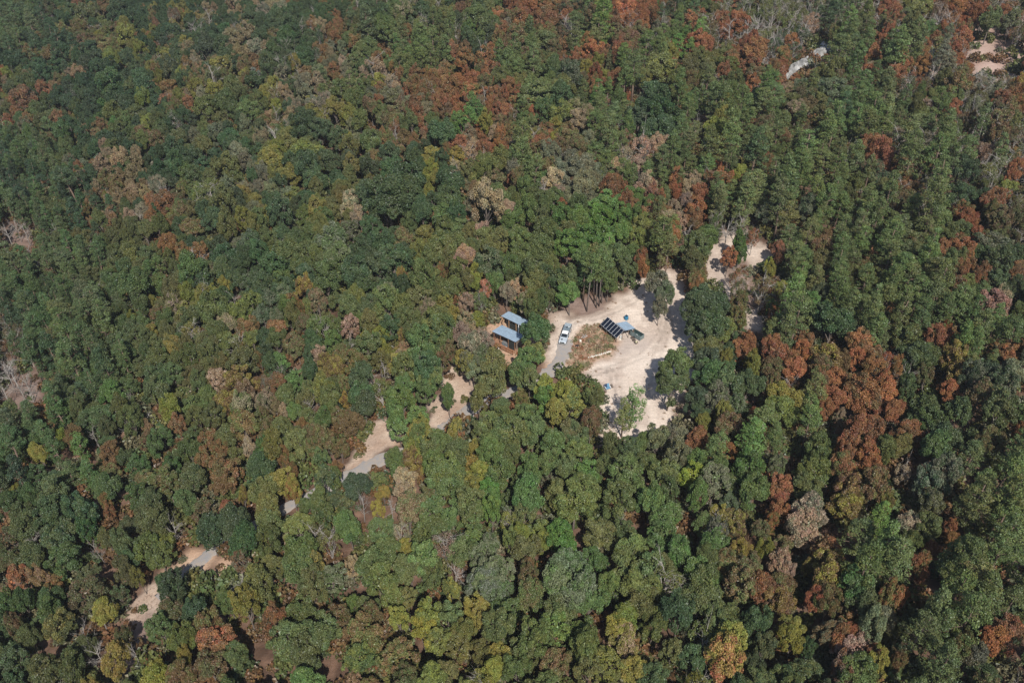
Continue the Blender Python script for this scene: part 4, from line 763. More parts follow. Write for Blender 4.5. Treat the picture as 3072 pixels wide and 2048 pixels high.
# ------------------------------------------------------------------ the rest of the woods: one object, its trees instanced
pool = bpy.data.collections.new('tree forms')
order = []; n_ = 0
for k in 'ocpqlsb':
    for fi, (top, stem) in enumerate(FORMS[k]):
        for me in (top, stem): pass
        a = bpy.data.objects.new('form %03d' % n_, None)
        # crown and trunk in one mesh
        bm_v = []; co1 = np.empty(len(top.vertices) * 3, np.float32); top.vertices.foreach_get('co', co1)
        co2 = np.empty(len(stem.vertices) * 3, np.float32); stem.vertices.foreach_get('co', co2)
        f1 = [tuple(p.vertices) for p in stem.polygons]; f1 = [tuple(i + len(top.vertices) for i in f) for f in f1]
        q4 = np.array([f for f in f1 if len(f) == 4], np.int32); qn = [f for f in f1 if len(f) != 4]
        li = np.empty(len(top.loops), np.int32); top.loops.foreach_get('vertex_index', li)
        if k == 'b':
            ftop = [tuple(p.vertices) for p in top.polygons]; ft4 = np.array([f for f in ftop if len(f) == 4], np.int32).reshape(-1, 4); ft3 = np.zeros((0, 3), np.int32)
        else: ft4 = li.reshape(-1, 4)
        fs = [ft4, q4] + [np.array([f], np.int32) for f in qn]
        mi = np.concatenate([np.zeros(len(ft4), np.int32), np.ones(len(q4) + len(qn), np.int32)])
        me = mesh_np('tree form', np.concatenate([co1, co2]).reshape(-1, 3), fs, [top.materials[0], stem.materials[0]], mi)
        if k != 'b':
            ca = me.color_attributes.new('leafvar', 'FLOAT_COLOR', 'POINT')
            cv = np.ones((len(me.vertices), 4), np.float32); src_ = np.empty(len(top.vertices) * 4, np.float32)
            top.color_attributes['leafvar'].data.foreach_get('color', src_); cv[:len(top.vertices)] = src_.reshape(-1, 4)
            ca.data.foreach_set('color', cv.ravel())
        bpy.data.objects.remove(a)
        ob = bpy.data.objects.new('form %03d' % n_, me); pool.objects.link(ob)
        order.append((k, fi)); n_ += 1
form_index = {kf: i for i, kf in enumerate(order)}

def scatter(name, pts, scl, rot, form, t1, t2, coll):
    """one object of instanced plants, each with its own size, turn and tint"""
    me = bpy.data.meshes.new(name); me.from_pydata([tuple(p) for p in pts], [], [])
    def at_(nm, ty, data, fld):
        a_ = me.attributes.new(nm, ty, 'POINT'); a_.data.foreach_set(fld, np.asarray(data, np.int32 if ty == 'INT' else np.float32).ravel())
    at_('scl', 'FLOAT_VECTOR', scl, 'vector'); at_('rot', 'FLOAT_VECTOR', rot, 'vector'); at_('form', 'INT', form, 'value')
    at_('tint', 'FLOAT_VECTOR', t1, 'vector'); at_('tint2', 'FLOAT_VECTOR', t2, 'vector')
    o = bpy.data.objects.new(name, me); C.objects.link(o); o['kind'] = 'stuff'
    g = bpy.data.node_groups.new(name + ' nodes', 'GeometryNodeTree')
    g.interface.new_socket('Geometry', in_out='INPUT', socket_type='NodeSocketGeometry'); g.interface.new_socket('Geometry', in_out='OUTPUT', socket_type='NodeSocketGeometry')
    gi = g.nodes.new('NodeGroupInput'); go = g.nodes.new('NodeGroupOutput'); ip = g.nodes.new('GeometryNodeInstanceOnPoints'); ci = g.nodes.new('GeometryNodeCollectionInfo')
    mp_ = g.nodes.new('GeometryNodeMeshToPoints')
    ci.inputs['Collection'].default_value = coll; ci.inputs['Separate Children'].default_value = True; ci.inputs['Reset Children'].default_value = True
    def na(nm, ty):
        n = g.nodes.new('GeometryNodeInputNamedAttribute'); n.data_type = ty; n.inputs['Name'].default_value = nm; return n.outputs['Attribute']
    g.links.new(gi.outputs[0], mp_.inputs[0]); g.links.new(mp_.outputs[0], ip.inputs['Points']); g.links.new(ci.outputs[0], ip.inputs['Instance'])
    ip.inputs['Pick Instance'].default_value = True
    g.links.new(na('form', 'INT'), ip.inputs['Instance Index']); g.links.new(na('rot', 'FLOAT_VECTOR'), ip.inputs['Rotation']); g.links.new(na('scl', 'FLOAT_VECTOR'), ip.inputs['Scale'])
    g.links.new(ip.outputs[0], go.inputs[0])
    md = o.modifiers.new('scatter', 'NODES'); md.node_group = g
    return o
rest = [t for t in trees if not t.get('single')]
scatter('forest', [(t['x'], t['y'], t['z']) for t in rest], [(t['sr'] * t['ell'], t['sr'] / t['ell'], t['sz']) for t in rest], [(t['tilt'][0], t['tilt'][1], t['rot']) for t in rest],
        [form_index[(t['kind'], t['form'])] for t in rest], [t['t1'] for t in rest], [t['t2'] for t in rest], pool)
print('trees', len(trees), 'singles', len(single), 'rest', len(rest), 'hand', sum(t['hand'] for t in trees), 'rank', max(int(ORD.index(t['label'].split(' nearest')[0] + ' nearest') if t['label'].split(' nearest')[0] + ' nearest' in ORD else 0) for t in single))

# undergrowth: low bushes and saplings on the forest floor and round the edges of the sand
bushes = bpy.data.collections.new('bush forms')
for i in range(3):
    r = np.random.default_rng(700 + i); nb = 12
    cen = r.normal(0, .5, (nb, 3)) * np.array([1, 1, .5]) + np.array([0, 0, .7]); q = r.uniform(.35, .6, nb)
    v, var = clumps(r, cen, q, unit(cen + np.array([0, 0, .2])), 90, .34)
    bushes.objects.link(bpy.data.objects.new('bush %03d' % i, crown_mesh('bush', v, var, M_LEAF)))
ux = rng.uniform(-260, 260, 42000); uy = rng.uniform(50, 470, 42000)
upx, upy, udp = project(ux, uy, height(ux, uy))
okb = (udp > 30) & (upx > -200) & (upx < PW + 200) & (upy > -150) & (upy < PH + 200)
wx = upx + rng.normal(0, 14, len(upx)); wy = upy + rng.normal(0, 10, len(upy))
for p in P_SAND[:1] + P_SAND[4:5] + P_ORANGE[:1] + [P_GARDEN, P_GREY]: okb &= ~in_poly(wx, wy, p)
for p in P_SAND[1:4] + P_SAND[5:] + P_ORANGE[1:]: okb &= ~in_poly(wx, wy, p) | (rng.random(len(upx)) < .16)
for p in P_PINK: okb &= ~in_poly(wx, wy, p) | (rng.random(len(upx)) < .3)
for p in P_LITTER: okb &= ~in_poly(wx, wy, p) | (rng.random(len(upx)) < .35)
for p in KEEP[:3]: okb &= ~in_poly(upx, upy + 4, p)
sel = [i for i in np.nonzero(okb)[0] if not on_road(ux[i], uy[i], 3.0)][:17000]
bc = ['B', 'O', 'K', 'B', 'G', 'O', 'B', 'K', 'D', 'G']
cs = [bc[int(i)] for i in rng.integers(0, len(bc), len(sel))]
bs = rng.uniform(.6, 2.6, len(sel))
for n_, i in enumerate(sel):
    if any(in_poly(np.array([upx[i]]), np.array([upy[i]]), p)[0] for p in P_SAND + P_ORANGE + P_LITTER): bs[n_] = rng.uniform(.35, .95)
scatter('undergrowth', [(ux[i], uy[i], gz(ux[i], uy[i]) - .1) for i in sel], np.stack([bs * rng.uniform(.8, 1.3, len(sel)), bs, bs * rng.uniform(.7, 1.3, len(sel))], 1),
        np.stack([np.zeros(len(sel)), np.zeros(len(sel)), rng.uniform(0, 6.28, len(sel))], 1), rng.integers(0, 3, len(sel)),
        [np.array(TINT[c]) * .85 for c in cs], [np.array(TINT[c]) * np.array([1.2, 1, .9]) for c in cs], bushes)
# ------------------------------------------------------------------ buildings and things in the clearing
M_ROOF = mat('blue grey roof metal', (.33, .43, .53), .45, .13, 1.3, metal=.25)
M_LUMBER = mat('new lumber', (.42, .26, .155), .75, .15, 4.0)
M_STAIN = mat('red brown stained wood', (.27, .115, .055), .75, .2, 3.0)
M_OLDWOOD = mat('old grey brown wood', (.20, .16, .13), .85, .25, 3.0)
M_DECK = mat('darkened red brown lumber', (.27, .15, .09), .8, .2, 3.0)  # darker lumber for the deck boards and posts of the nearer cabin
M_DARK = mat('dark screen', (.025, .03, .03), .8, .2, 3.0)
M_WHITE = mat('white enamel', (.78, .78, .76), .5, .05, 3.0)
M_STEEL = mat('galvanised steel', (.45, .47, .48), .4, .1, 4.0, metal=.7)
M_BLACK = mat('black rubber', (.02, .02, .02), .8, .2, 5.0)
M_CELL = mat('solar cells', (.008, .011, .02), .16, .3, 8.0, spec=.5)
M_ALU = mat('aluminium frame', (.62, .63, .64), .4, .05, 5.0, metal=.4)
M_STONE = mat('pale stone', (.58, .54, .47), .9, .12, 3.0, bump=.4)
M_ROCK = None

def roof_sheet(L, W, zf, zb, t=.06, ribs=True, over=0):
    m = MB()
    m.hexa([(-L / 2, -W / 2, zf - t), (L / 2, -W / 2, zf - t), (L / 2, W / 2, zb - t), (-L / 2, W / 2, zb - t),
            (-L / 2, -W / 2, zf), (L / 2, -W / 2, zf), (L / 2, W / 2, zb), (-L / 2, W / 2, zb)])
    if ribs:
        n = int(L / .3)
        for i in range(n + 1):
            x = -L / 2 + .02 + (L - .04) * i / n
            m.hexa([(x - .018, -W / 2 + .003, zf - .01), (x + .018, -W / 2 + .003, zf - .01), (x + .018, W / 2 - .003, zb - .01), (x - .018, W / 2 - .003, zb - .01),
                    (x - .01, -W / 2 + .003, zf + .025), (x + .01, -W / 2 + .003, zf + .025), (x + .01, W / 2 - .003, zb + .025), (x - .01, W / 2 - .003, zb + .025)])
    return m

# the cabin nearer the camera: open-fronted, on a deck
def near_cabin():
    g0 = gz(-.87, 185.2)
    c = thing('cabin', 'open-fronted wooden cabin with blue-grey metal roof and railed deck, nearer the camera', 'cabin', (-.87, 185.2, g0), math.radians(-35.6))
    L, W = 7.48, 4.35; zf, zb = 3.71 - g0, 2.89 - g0
    roof_sheet(L, W, zf, zb).build('roof', M_ROOF, c)
    sl = (zb - zf) / W
    rz_ = lambda y: zf + (y + W / 2) * sl - .063
    for i in range(11):
        x = -L / 2 + .2 + (L - .4) * i / 10
        MB().hexa([(x - .04, -W / 2 + .06, rz_(-W / 2 + .06) - .2), (x + .04, -W / 2 + .06, rz_(-W / 2 + .06) - .2), (x + .04, W / 2 - .1, rz_(W / 2 - .1) - .2), (x - .04, W / 2 - .1, rz_(W / 2 - .1) - .2),
                   (x - .04, -W / 2 + .06, rz_(-W / 2 + .06)), (x + .04, -W / 2 + .06, rz_(-W / 2 + .06)), (x + .04, W / 2 - .1, rz_(W / 2 - .1)), (x - .04, W / 2 - .1, rz_(W / 2 - .1))]).build('rafter', M_OLDWOOD, c)
    dz = .75
    n = 18                                                     # deck boards, each one laid across
    for i in range(n):
        y0 = -W / 2 - .75 + i * .285
        MB().box(-L / 2 + .25, L / 2 - .2, y0, y0 + .27, dz - .05 + .004 * (i % 3), dz + .004 * (i % 3)).build('deck_board', M_DECK, c)
    MB().box(-L / 2 + .3, L / 2 - .25, -W / 2 - .7, -W / 2 - .62, dz - .3, dz - .06).build('deck_beam', M_STAIN, c)
    MB().box(-L / 2 + .3, L / 2 - .25, W / 2 - .2, W / 2 - .12, dz - .3, dz - .06).build('deck_beam', M_STAIN, c)
    for x in (-L / 2 + .45, -L / 6, L / 6, L / 2 - .45):
        for y in (-W / 2 + .3, W / 2 - .35):
            MB().box(x - .07, x + .07, y - .07, y + .07, -1.2, rz_(y) - .2).build('post', M_DECK, c)
        MB().box(x - .05, x + .05, -W / 2 - .66, -W / 2 - .56, -1.5, dz + .95).build('rail_post', M_STAIN, c)
    for z in (.25, .55, .88):
        MB().box(-L / 2 + .42, L / 2 - .4, -W / 2 - .555, -W / 2 - .515, dz + z - .06, dz + z + .06).build('rail', M_STAIN, c)
        MB().box(-L / 2 + .33, -L / 2 + .37, -W / 2 - .5, -W / 2 + 1.3, dz + z - .06, dz + z + .06).build('rail', M_STAIN, c)
    for i in range(11):                                        # back wall boards
        x = -L / 2 + .5 + i * .59
        MB().box(x, x + .57, W / 2 - .5, W / 2 - .46, dz + .01, rz_(W / 2 - .48) - .22).build('wall_board', M_LUMBER if i < 6 else M_OLDWOOD, c)
    for i in range(5):                                         # right end wall
        y = -W / 2 + .95 + i * .55
        MB().box(L / 2 - .55, L / 2 - .51, y, y + .53, dz + .01, rz_(y + .5) - .22).build('wall_board', M_OLDWOOD, c)
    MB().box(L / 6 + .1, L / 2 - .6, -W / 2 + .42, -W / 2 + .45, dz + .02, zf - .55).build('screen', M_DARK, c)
    MB().box(-L / 6 + .3, L / 6 - .2, -W / 2 + .5, -W / 2 + 1.15, dz + .02, dz + .85).build('counter', mat('blue grey cabinet', (.14, .18, .21), .6), c)
    MB().box(-L / 6 + .22, L / 6 - .12, -W / 2 + .45, -W / 2 + 1.22, dz + .852, dz + .9).build('counter_top', M_STEEL, c)
    for i in range(4):
        MB().box(L / 2 - .1, L / 2 + .9, -W / 2 - .5 + i * .3, -W / 2 - .22 + i * .3, -.5 + i * .3, -.25 + i * .3).build('step', M_STAIN, c)
    MB().cyl(L / 2 - 1.9, W / 2 - .35, rz_(W / 2 - .35) - .6, zb + 2.9, .095, 12).build('chimney_pipe', M_WHITE, c)
    MB().cyl(L / 2 - 1.9, W / 2 - .35, zb + 2.92, zb + 3.0, .17, 12, .05).build('chimney_cap', M_STEEL, c)
    return c
near_cabin()

def far_cabin():
    g0 = gz(.98, 191.42)
    c = thing('cabin', 'wooden cabin with blue-grey metal roof and orange timber deck, behind the nearer cabin', 'cabin', (.98, 191.42, g0), math.radians(-37.5))
    L, W = 7.12, 3.3; zf, zb = 3.4 - g0, 2.95 - g0
    roof_sheet(L, W, zf, zb).build('roof', M_ROOF, c)
    for i in range(11):
        x = -L / 2 + .2 + (L - .4) * i / 10
        MB().hexa([(x - .04, -W / 2 + .06, zf - .26), (x + .04, -W / 2 + .06, zf - .26), (x + .04, W / 2 - .1, zb - .25), (x - .04, W / 2 - .1, zb - .25),
                   (x - .04, -W / 2 + .06, zf - .07), (x + .04, -W / 2 + .06, zf - .07), (x + .04, W / 2 - .1, zb - .075), (x - .04, W / 2 - .1, zb - .075)]).build('rafter', M_OLDWOOD, c)
    dz = .45
    for i in range(17):
        y0 = -W / 2 - 1.5 + i * .285
        MB().box(-L / 2 + 1.1, L / 2 + .4, y0, y0 + .27, dz - .05 + .004 * (i % 3), dz + .004 * (i % 3)).build('deck_board', M_LUMBER, c)
    for x in (-L / 2 + .35, -L / 6, L / 6, L / 2 - .35):
        for y in (-W / 2 + .25, W / 2 - .25):
            MB().box(x - .07, x + .07, y - .07, y + .07, -1, zf - .27 if y < 0 else zb - .3).build('post', M_LUMBER, c)
    for x in (-L / 6, L / 6, L / 2 + .3):
        MB().box(x - .05, x + .05, -W / 2 - 1.45, -W / 2 - 1.35, -1, dz + .95).build('rail_post', M_LUMBER, c)
    for z in (.3, .62, .9):
        MB().box(-L / 6 - .1, L / 2 + .35, -W / 2 - 1.34, -W / 2 - 1.3, dz + z - .05, dz + z + .05).build('rail', M_LUMBER, c)
    for i in range(9):
        x = -L / 2 + 1.2 + i * .6
        MB().box(x, x + .58, W / 2 - .5, W / 2 - .46, dz + .01, zb - .3).build('wall_board', M_OLDWOOD, c)
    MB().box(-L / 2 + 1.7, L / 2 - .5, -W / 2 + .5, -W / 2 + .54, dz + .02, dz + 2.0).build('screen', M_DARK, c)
    MB().bar((-L / 2 + .45, -W / 2 + .1, zf - .5), (-L / 2 - .2, -W / 2 - 2.2, .1), .16).build('brace', M_LUMBER, c)
    MB().bar((-L / 2 + .9, -W / 2 + .0, zf - .6), (-L / 2 + 1.9, -W / 2 - 1.3, .3), .12).build('brace', M_LUMBER, c)
    MB().bar((-L / 2 + 1.0, -W / 2 + .0, zf - .7), (-L / 2 + .5, -W / 2 - 1.5, .3), .1).build('brace', M_LUMBER, c)
    return c
far_cabin()

# small things about the cabins
def drop(o, px, py, rz=0.0, lift=0.0):
    p = at(px, py); o.location = (p.x, p.y, p.z + lift); o.rotation_euler = (0, 0, rz); return o
t = thing('cooler_box', 'white box on the ground in front of the nearer cabin deck', 'box'); drop(t, 1500, 1042, .3)
MB().box(-.75, .75, -.4, .4, 0, .55, .03, .03).build('body', M_WHITE, t); MB().box(-.78, .78, -.43, .43, .553, .66, .05, .05).build('lid', M_WHITE, t)
t = thing('boulder', 'round grey boulder on the path before the nearer cabin', 'boulder'); drop(t, 1521, 1044)
MB().lump(0, 0, .3, .75, .6, .5, 4, 10, 6).build('stone', mat('grey stone', (.34, .33, .33), .9, .2, 3, bump=.4), t, True)
t = thing('gas_bottle', 'white gas bottle at the right corner of the nearer cabin', 'gas bottle'); drop(t, 1576, 1006)
MB().tube([(0, 0, 0), (0, 0, .1), (0, 0, .9), (0, 0, 1.1), (0, 0, 1.2)], [.25, .3, .3, .2, .08], 12).build('tank', M_WHITE, t, True); MB().tube([(-.13, 0, 1.15), (-.13, 0, 1.35), (.13, 0, 1.35), (.13, 0, 1.15)], [.02] * 4, 6).build('collar', M_STEEL, t)
t = thing('water_tank', 'low white tank behind the right end of the farther cabin', 'tank'); drop(t, 1584, 951)
MB().cyl(0, 0, 0, .7, .45, 16).build('body', M_WHITE, t, False); MB().cyl(0, 0, .705, .78, .18, 12).build('lid', M_STEEL, t)

# solar shed
g0 = gz(28, 188.6)
sh = thing('solar_shed', 'open timber shed with six dark solar panels and a blue-grey metal roof', 'shed', (26.07, 188.5, g0), math.radians(-56))
L, W = 6.77, 2.34; zl, zh = 1.85 - g0, 3.35 - g0
def slab(m, x0, x1, y0, y1, off, th):
    """a plate lying in the plane of the solar side"""
    z = lambda y: zl + (y + W / 2) / W * (zh - zl)
    n = Vector((0, -(zh - zl) / W, 1)).normalized()
    P = [Vector((x, y, z(y))) for x, y in ((x0, y0), (x1, y0), (x1, y1), (x0, y1))]
    return m.hexa([p + n * off for p in P] + [p + n * (off + th) for p in P])
pw = L / 6
for i in range(6):
    x0 = -L / 2 + i * pw; x1 = x0 + pw
    pn = slab(MB(), x0 + .055, x1 - .055, -W / 2 + .05, W / 2 - .05, .0, .035).build('solar_panel', M_CELL, sh)
    f = MB()
    slab(f, x0 + .012, x0 + .052, -W / 2, W / 2, -.01, .06); slab(f, x1 - .052, x1 - .012, -W / 2, W / 2, -.01, .06)
    slab(f, x0 + .053, x1 - .053, -W / 2, -W / 2 + .045, -.01, .06); slab(f, x0 + .053, x1 - .053, W / 2 - .045, W / 2, -.01, .06)
    f.build('frame', M_ALU, pn)
for y in (-W / 2 + .35, W / 2 - .35): slab(MB(), -L / 2 + .03, L / 2 - .03, y - .05, y + .05, -.12, .10).build('panel_rail', M_STEEL, sh)
for i in range(4):
    x = -L / 2 + .3 + (L - .6) * i / 3
    MB().box(x - .06, x + .06, -W / 2 + .2, -W / 2 + .32, -.4, zl - .0).build('post', M_OLDWOOD, sh)
    MB().box(x - .06, x + .06, W / 2 - .18, W / 2 - .06, -.4, zh - .25).build('post', M_OLDWOOD, sh)
MB().box(-L / 2 + .1, L / 2 - .1, -W / 2 + .1, -W / 2 + .18, zl - .32, zl - .06).build('eave_beam', M_DARK, sh)
# metal-roofed half beyond the ridge (local x from about 0 to the right end)
rx0, rx1 = -.05, L / 2 + .15; Wr = 3.7; ze = zh - .92
m = MB(); m.hexa([(rx0, W / 2 + .03, zh - .04), (rx1, W / 2 + .03, zh - .04), (rx1, W / 2 + Wr, ze - .04), (rx0, W / 2 + Wr, ze - .04), (rx0, W / 2 + .03, zh + .02), (rx1, W / 2 + .03, zh + .02), (rx1, W / 2 + Wr, ze + .02), (rx0, W / 2 + Wr, ze + .02)])
for i in range(12):
    x = rx0 + .02 + (rx1 - rx0 - .04) * i / 11
    m.hexa([(x - .018, W / 2 + .035, zh + .01), (x + .018, W / 2 + .035, zh + .01), (x + .018, W / 2 + Wr - .003, ze + .01), (x - .018, W / 2 + Wr - .003, ze + .01), (x - .01, W / 2 + .035, zh + .045), (x + .01, W / 2 + .035, zh + .045), (x + .01, W / 2 + Wr - .003, ze + .045), (x - .01, W / 2 + Wr - .003, ze + .045)])
m.build('roof', M_ROOF, sh)
MB().hexa([(rx0, W / 2 - .02, zh + .07), (rx1, W / 2 - .02, zh + .07), (rx1, W / 2 + .25, zh + .03), (rx0, W / 2 + .25, zh + .03), (rx0, W / 2 + .06, zh + .12), (rx1, W / 2 + .06, zh + .12), (rx1, W / 2 + .2, zh + .09), (rx0, W / 2 + .2, zh + .09)]).build('ridge_cap', M_STEEL, sh)
for i in range(6):
    y = W / 2 + .25 + i * .62; z = zh - .05 - (y - W / 2) / Wr * (zh - ze)
    MB().box(rx1 - .16, rx1 - .06, y, y + .3, z - .26, z - .02).build('rafter', M_DARK, sh)
for y in (W / 2 + 1.7, W / 2 + Wr - .2):
    for x in (rx0 + .15, rx1 - .25): MB().box(x - .06, x + .06, y - .06, y + .06, -.5, zh - .3 - (y - W / 2) / Wr * (zh - ze)).build('post', M_OLDWOOD, sh)
for i in range(6):
    x = rx0 + .3 + i * .52
    MB().box(x, x + .5, W / 2 + Wr - .34, W / 2 + Wr - .3, .02, ze - .16).build('wall_board', M_OLDWOOD, sh)
MB().box(-L / 2 + .5, .3, -.35, .6, .0, .9).build('battery_cabinet', mat('grey green cabinet', (.16, .18, .16), .6), sh)

# dark green open-topped dump trailer beside the shed
tr = thing('dump_trailer', 'dark green open-topped trailer standing at the right of the solar shed', 'trailer', (32.6, 187.6, gz(32.6, 187.6)), math.radians(-46))
M_GREEN = mat('dark green painted steel', (.045, .075, .075), .5, .2, 2.0); M_GREEN_LIT = mat('sunlit tone green steel', (.15, .19, .19), .6, .2, 2.0)  # second green is the same steel, sunlight on the facing walls put into its colour
L, W, z0, z1 = 3.4, 1.5, .35, 1.55
MB().box(-L / 2, L / 2, -W / 2, W / 2, z0, z0 + .06).build('floor', M_GREEN, tr)
MB().box(-L / 2, L / 2, -W / 2 - .06, -W / 2, z0 - .05, z1).build('side_wall', M_GREEN_LIT, tr); MB().box(-L / 2, L / 2, W / 2, W / 2 + .06, z0 - .05, z1).build('side_wall', M_GREEN, tr)
MB().box(L / 2 + .002, L / 2 + .06, -W / 2 - .06, W / 2 + .06, z0 - .05, z1).build('end_wall', M_GREEN_LIT, tr); MB().box(-L / 2 - .06, -L / 2 - .002, -W / 2 - .06, W / 2 + .06, z0 - .05, z1).build('end_wall', M_GREEN, tr)
for i in range(5): MB().box(-L / 2 + .25 + i * .72, -L / 2 + .31 + i * .72, -W / 2 - .11, -W / 2 - .062, z0, z1 - .02).build('side_rib', M_GREEN_LIT, tr)
MB().bar((-L / 2 - .07, 0, z0 + .05), (-L / 2 - 1.2, 0, .35), .1).build('tongue', M_GREEN, tr)
for s_ in (-1, 1):
    w_ = MB().tube([(-.2, s_ * (W / 2 + .12), .33), (-.2, s_ * (W / 2 + .32), .33)], [.33, .33], 16).build('wheel', M_BLACK, tr); MB().tube([(-.2, s_ * (W / 2 + .325), .33), (-.2, s_ * (W / 2 + .34), .33)], [.17, .15], 12).build('rim', M_STEEL, w_)
t = thing('feed_sack', 'crumpled white sack on the shed end of the green trailer', 'sack', (31.55, 188.75, gz(31.5, 188.7) + 1.55), .4)
MB().lump(0, 0, .12, .42, .26, .22, 2, 10, 6, .3).build('bag', M_WHITE, t, True); MB().bar((.2, .1, .2), (.55, -.2, .3), .1).build('tie', M_WHITE, t)
t = thing('pail', 'small white pail inside the green trailer', 'pail', (32.55, 187.65, gz(32.6, 187.6) + .41)); MB().cyl(0, 0, 0, .36, .15, 12, .19).build('body', M_WHITE, t); MB().tube([(-.18, 0, .33), (0, .1, .5), (.18, 0, .33)], [.012] * 3, 5).build('handle', M_STEEL, t)
for i, (px, py, lb) in enumerate([(1897, 1016.5, 'wooden half-barrel planter nearest the solar shed'), (1902, 1023.5, 'middle wooden half-barrel planter beside the green trailer'), (1908, 1030.5, 'wooden half-barrel planter with pale plant, farthest from the solar shed')]):
    t = thing('barrel_planter', lb, 'planter', group='half barrels beside the trailer'); drop(t, px, py)
    MB().tube([(0, 0, 0), (0, 0, .3), (0, 0, .6)], [.32, .4, .42], 14, False).build('barrel', M_OLDWOOD, t); MB().cyl(0, 0, .4, .5, .39, 14).build('soil', mat('potting soil', (.05, .035, .025), .9), t)
    for z, r_ in ((.12, .355), (.48, .418)): MB().tube([(0, 0, z), (0, 0, z + .05)], [r_ + .008, r_ + .012], 14, False).build('hoop', M_STEEL, t)
    if i == 2: MB().lump(.02, 0, .62, .25, .22, .2, 6, 9, 5, .3).build('plant', mat('pale dry plant', (.5, .46, .28), .8), t)
t = thing('water_barrel', 'blue barrel with dark open top behind the solar shed', 'barrel'); drop(t, 1878.5, 958)
M_BLUE = mat('blue plastic', (.03, .17, .30), .45, .15, 3.0)
MB().tube([(0, 0, 0), (0, 0, .3), (0, 0, .7), (0, 0, 1.1)], [.5, .56, .56, .5], 16).build('body', M_BLUE, t); MB().cyl(0, 0, 1.105, 1.14, .33, 14).build('opening', M_BLACK, t)
for z in (.3, .72): MB().tube([(0, 0, z), (0, 0, z + .07)], [.575, .575], 16, False).build('rib', M_BLUE, t)
MB().tube([(0, .2, 1.15), (0, .2, 1.5), (0, .05, 1.55)], [.05, .05, .05], 8).build('filler_pipe', M_BLACK, t)
t = thing('bucket', 'round white bucket by the low corner of the solar panels', 'bucket'); drop(t, 1862.5, 1013)
MB().cyl(0, 0, 0, .55, .24, 14, .3).build('body', M_WHITE, t); MB().tube([(-.29, 0, .5), (0, .15, .75), (.29, 0, .5)], [.015] * 3, 5).build('handle', M_STEEL, t)
t = thing('flat_stone', 'flat cream stone on the ground under the panel corner', 'stone'); drop(t, 1860, 1018)
MB().lump(0, 0, .08, .45, .3, .16, 9, 9, 5, .2).build('slab', M_STONE, t)

# row of pale stones along the garden
for i in range(13):
    f = i / 12; px = 1766 + 66 * f; py = 1073.5 - 19.5 * f ** 1.1
    sz_ = .85 * (.62, .5, .95, .6, .85, .7, .66, .9, .75, .8, .7, .85, .6)[i]
    where = ('leftmost pale stone of the row edging the garden', 'rightmost pale stone of the row edging the garden, towards the shed')
    lb = where[0] if i == 0 else where[1] if i == 12 else f'{["", "second", "third", "fourth", "fifth", "sixth", "seventh", "eighth", "ninth", "tenth", "eleventh", "twelfth"][i]} pale stone from the left in the garden edge row'
    o = MB().lump(0, 0, .2 * sz_, .5 * sz_, .36 * sz_, .36 * sz_, 30 + i, 8, 5, .2).build('edge_stone', M_STONE)
    p = at(px, py); o.location = p; o.rotation_euler = (0, 0, rnd.uniform(0, 3)); tag(o, lb, 'stone', 'pale stones edging the garden')

# garden: post, pale logs, dark sack
t = thing('garden_post', 'thin wooden post standing in the garden patch', 'post'); drop(t, 1766, 1030); MB().cyl(0, 0, -.2, 1.7, .07, 8).build('pole', M_OLDWOOD, t); MB().box(-.3, .3, -.03, .03, 1.35, 1.45).build('crosspiece', M_OLDWOOD, t)
t = thing('log_heap', 'heap of pale bleached logs at the left of the garden', 'logs'); drop(t, 1752, 1011, .5)
for a_, b_ in (((-.9, 0, .12), (.8, .3, .2)), ((-.6, -.4, .12), (1.0, -.1, .15)), ((-.2, -.5, .3), (.1, .8, .38)), ((.3, -.3, .32), (.9, .6, .2))): MB().tube([a_, b_], [.13, .1], 8).build('log', M_GREYWOOD, t)
t = thing('rubbish_sack', 'black sack lying at the left edge of the garden', 'sack'); drop(t, 1732, 1039); MB().lump(0, 0, .22, .55, .4, .3, 3, 9, 5, .25).build('bag', M_BLACK, t); MB().lump(.45, .1, .3, .15, .12, .14, 8, 7, 4, .3).build('knot', M_BLACK, t)
t = thing('white_stone', 'single white stone between the pickup and the garden', 'stone'); drop(t, 1741, 1026); MB().lump(0, 0, .3, .45, .35, .5, 13, 8, 5, .25).build('block', M_STONE, t)

# camp corner: blue chair, fire ring
t = thing('camp_chair', 'blue folding camp chair beside the stone fire ring', 'chair'); drop(t, 1822.5, 1166, math.radians(20))
M_SKY = mat('light blue cloth', (.12, .25, .37), .7, .15, 4.0); M_NAVY = mat('dark blue cloth', (.02, .04, .09), .8, .2, 4.0)
MB().hexa([(-.62, -.55, .5), (.62, -.55, .5), (.62, .25, .42), (-.62, .25, .42), (-.62, -.55, .55), (.62, -.55, .55), (.62, .25, .47), (-.62, .25, .47)]).build('seat', M_SKY, t)
MB().hexa([(-.62, .27, .47), (.05, .27, .47), (.05, .62, 1.25), (-.62, .62, 1.25), (-.62, .33, .47), (.05, .33, .47), (.05, .68, 1.25), (-.62, .68, 1.25)]).build('backrest', M_NAVY, t)
MB().hexa([(.07, .27, .47), (.62, .27, .47), (.62, .62, 1.25), (.07, .62, 1.25), (.07, .33, .47), (.62, .33, .47), (.62, .68, 1.25), (.07, .68, 1.25)]).build('backrest', M_SKY, t)
for x in (-.66, .66):
    for y in (-.5, .3): MB().cyl(x, y, 0, .75, .025, 6).build('leg', M_STEEL, t)
    MB().box(x - .06, x + .06, -.55, .4, .755, .8).build('armrest', M_WHITE, t)
t = thing('fire_pit', 'small ring of stones with ash beside the blue chair', 'fire pit'); drop(t, 1813, 1173.5)
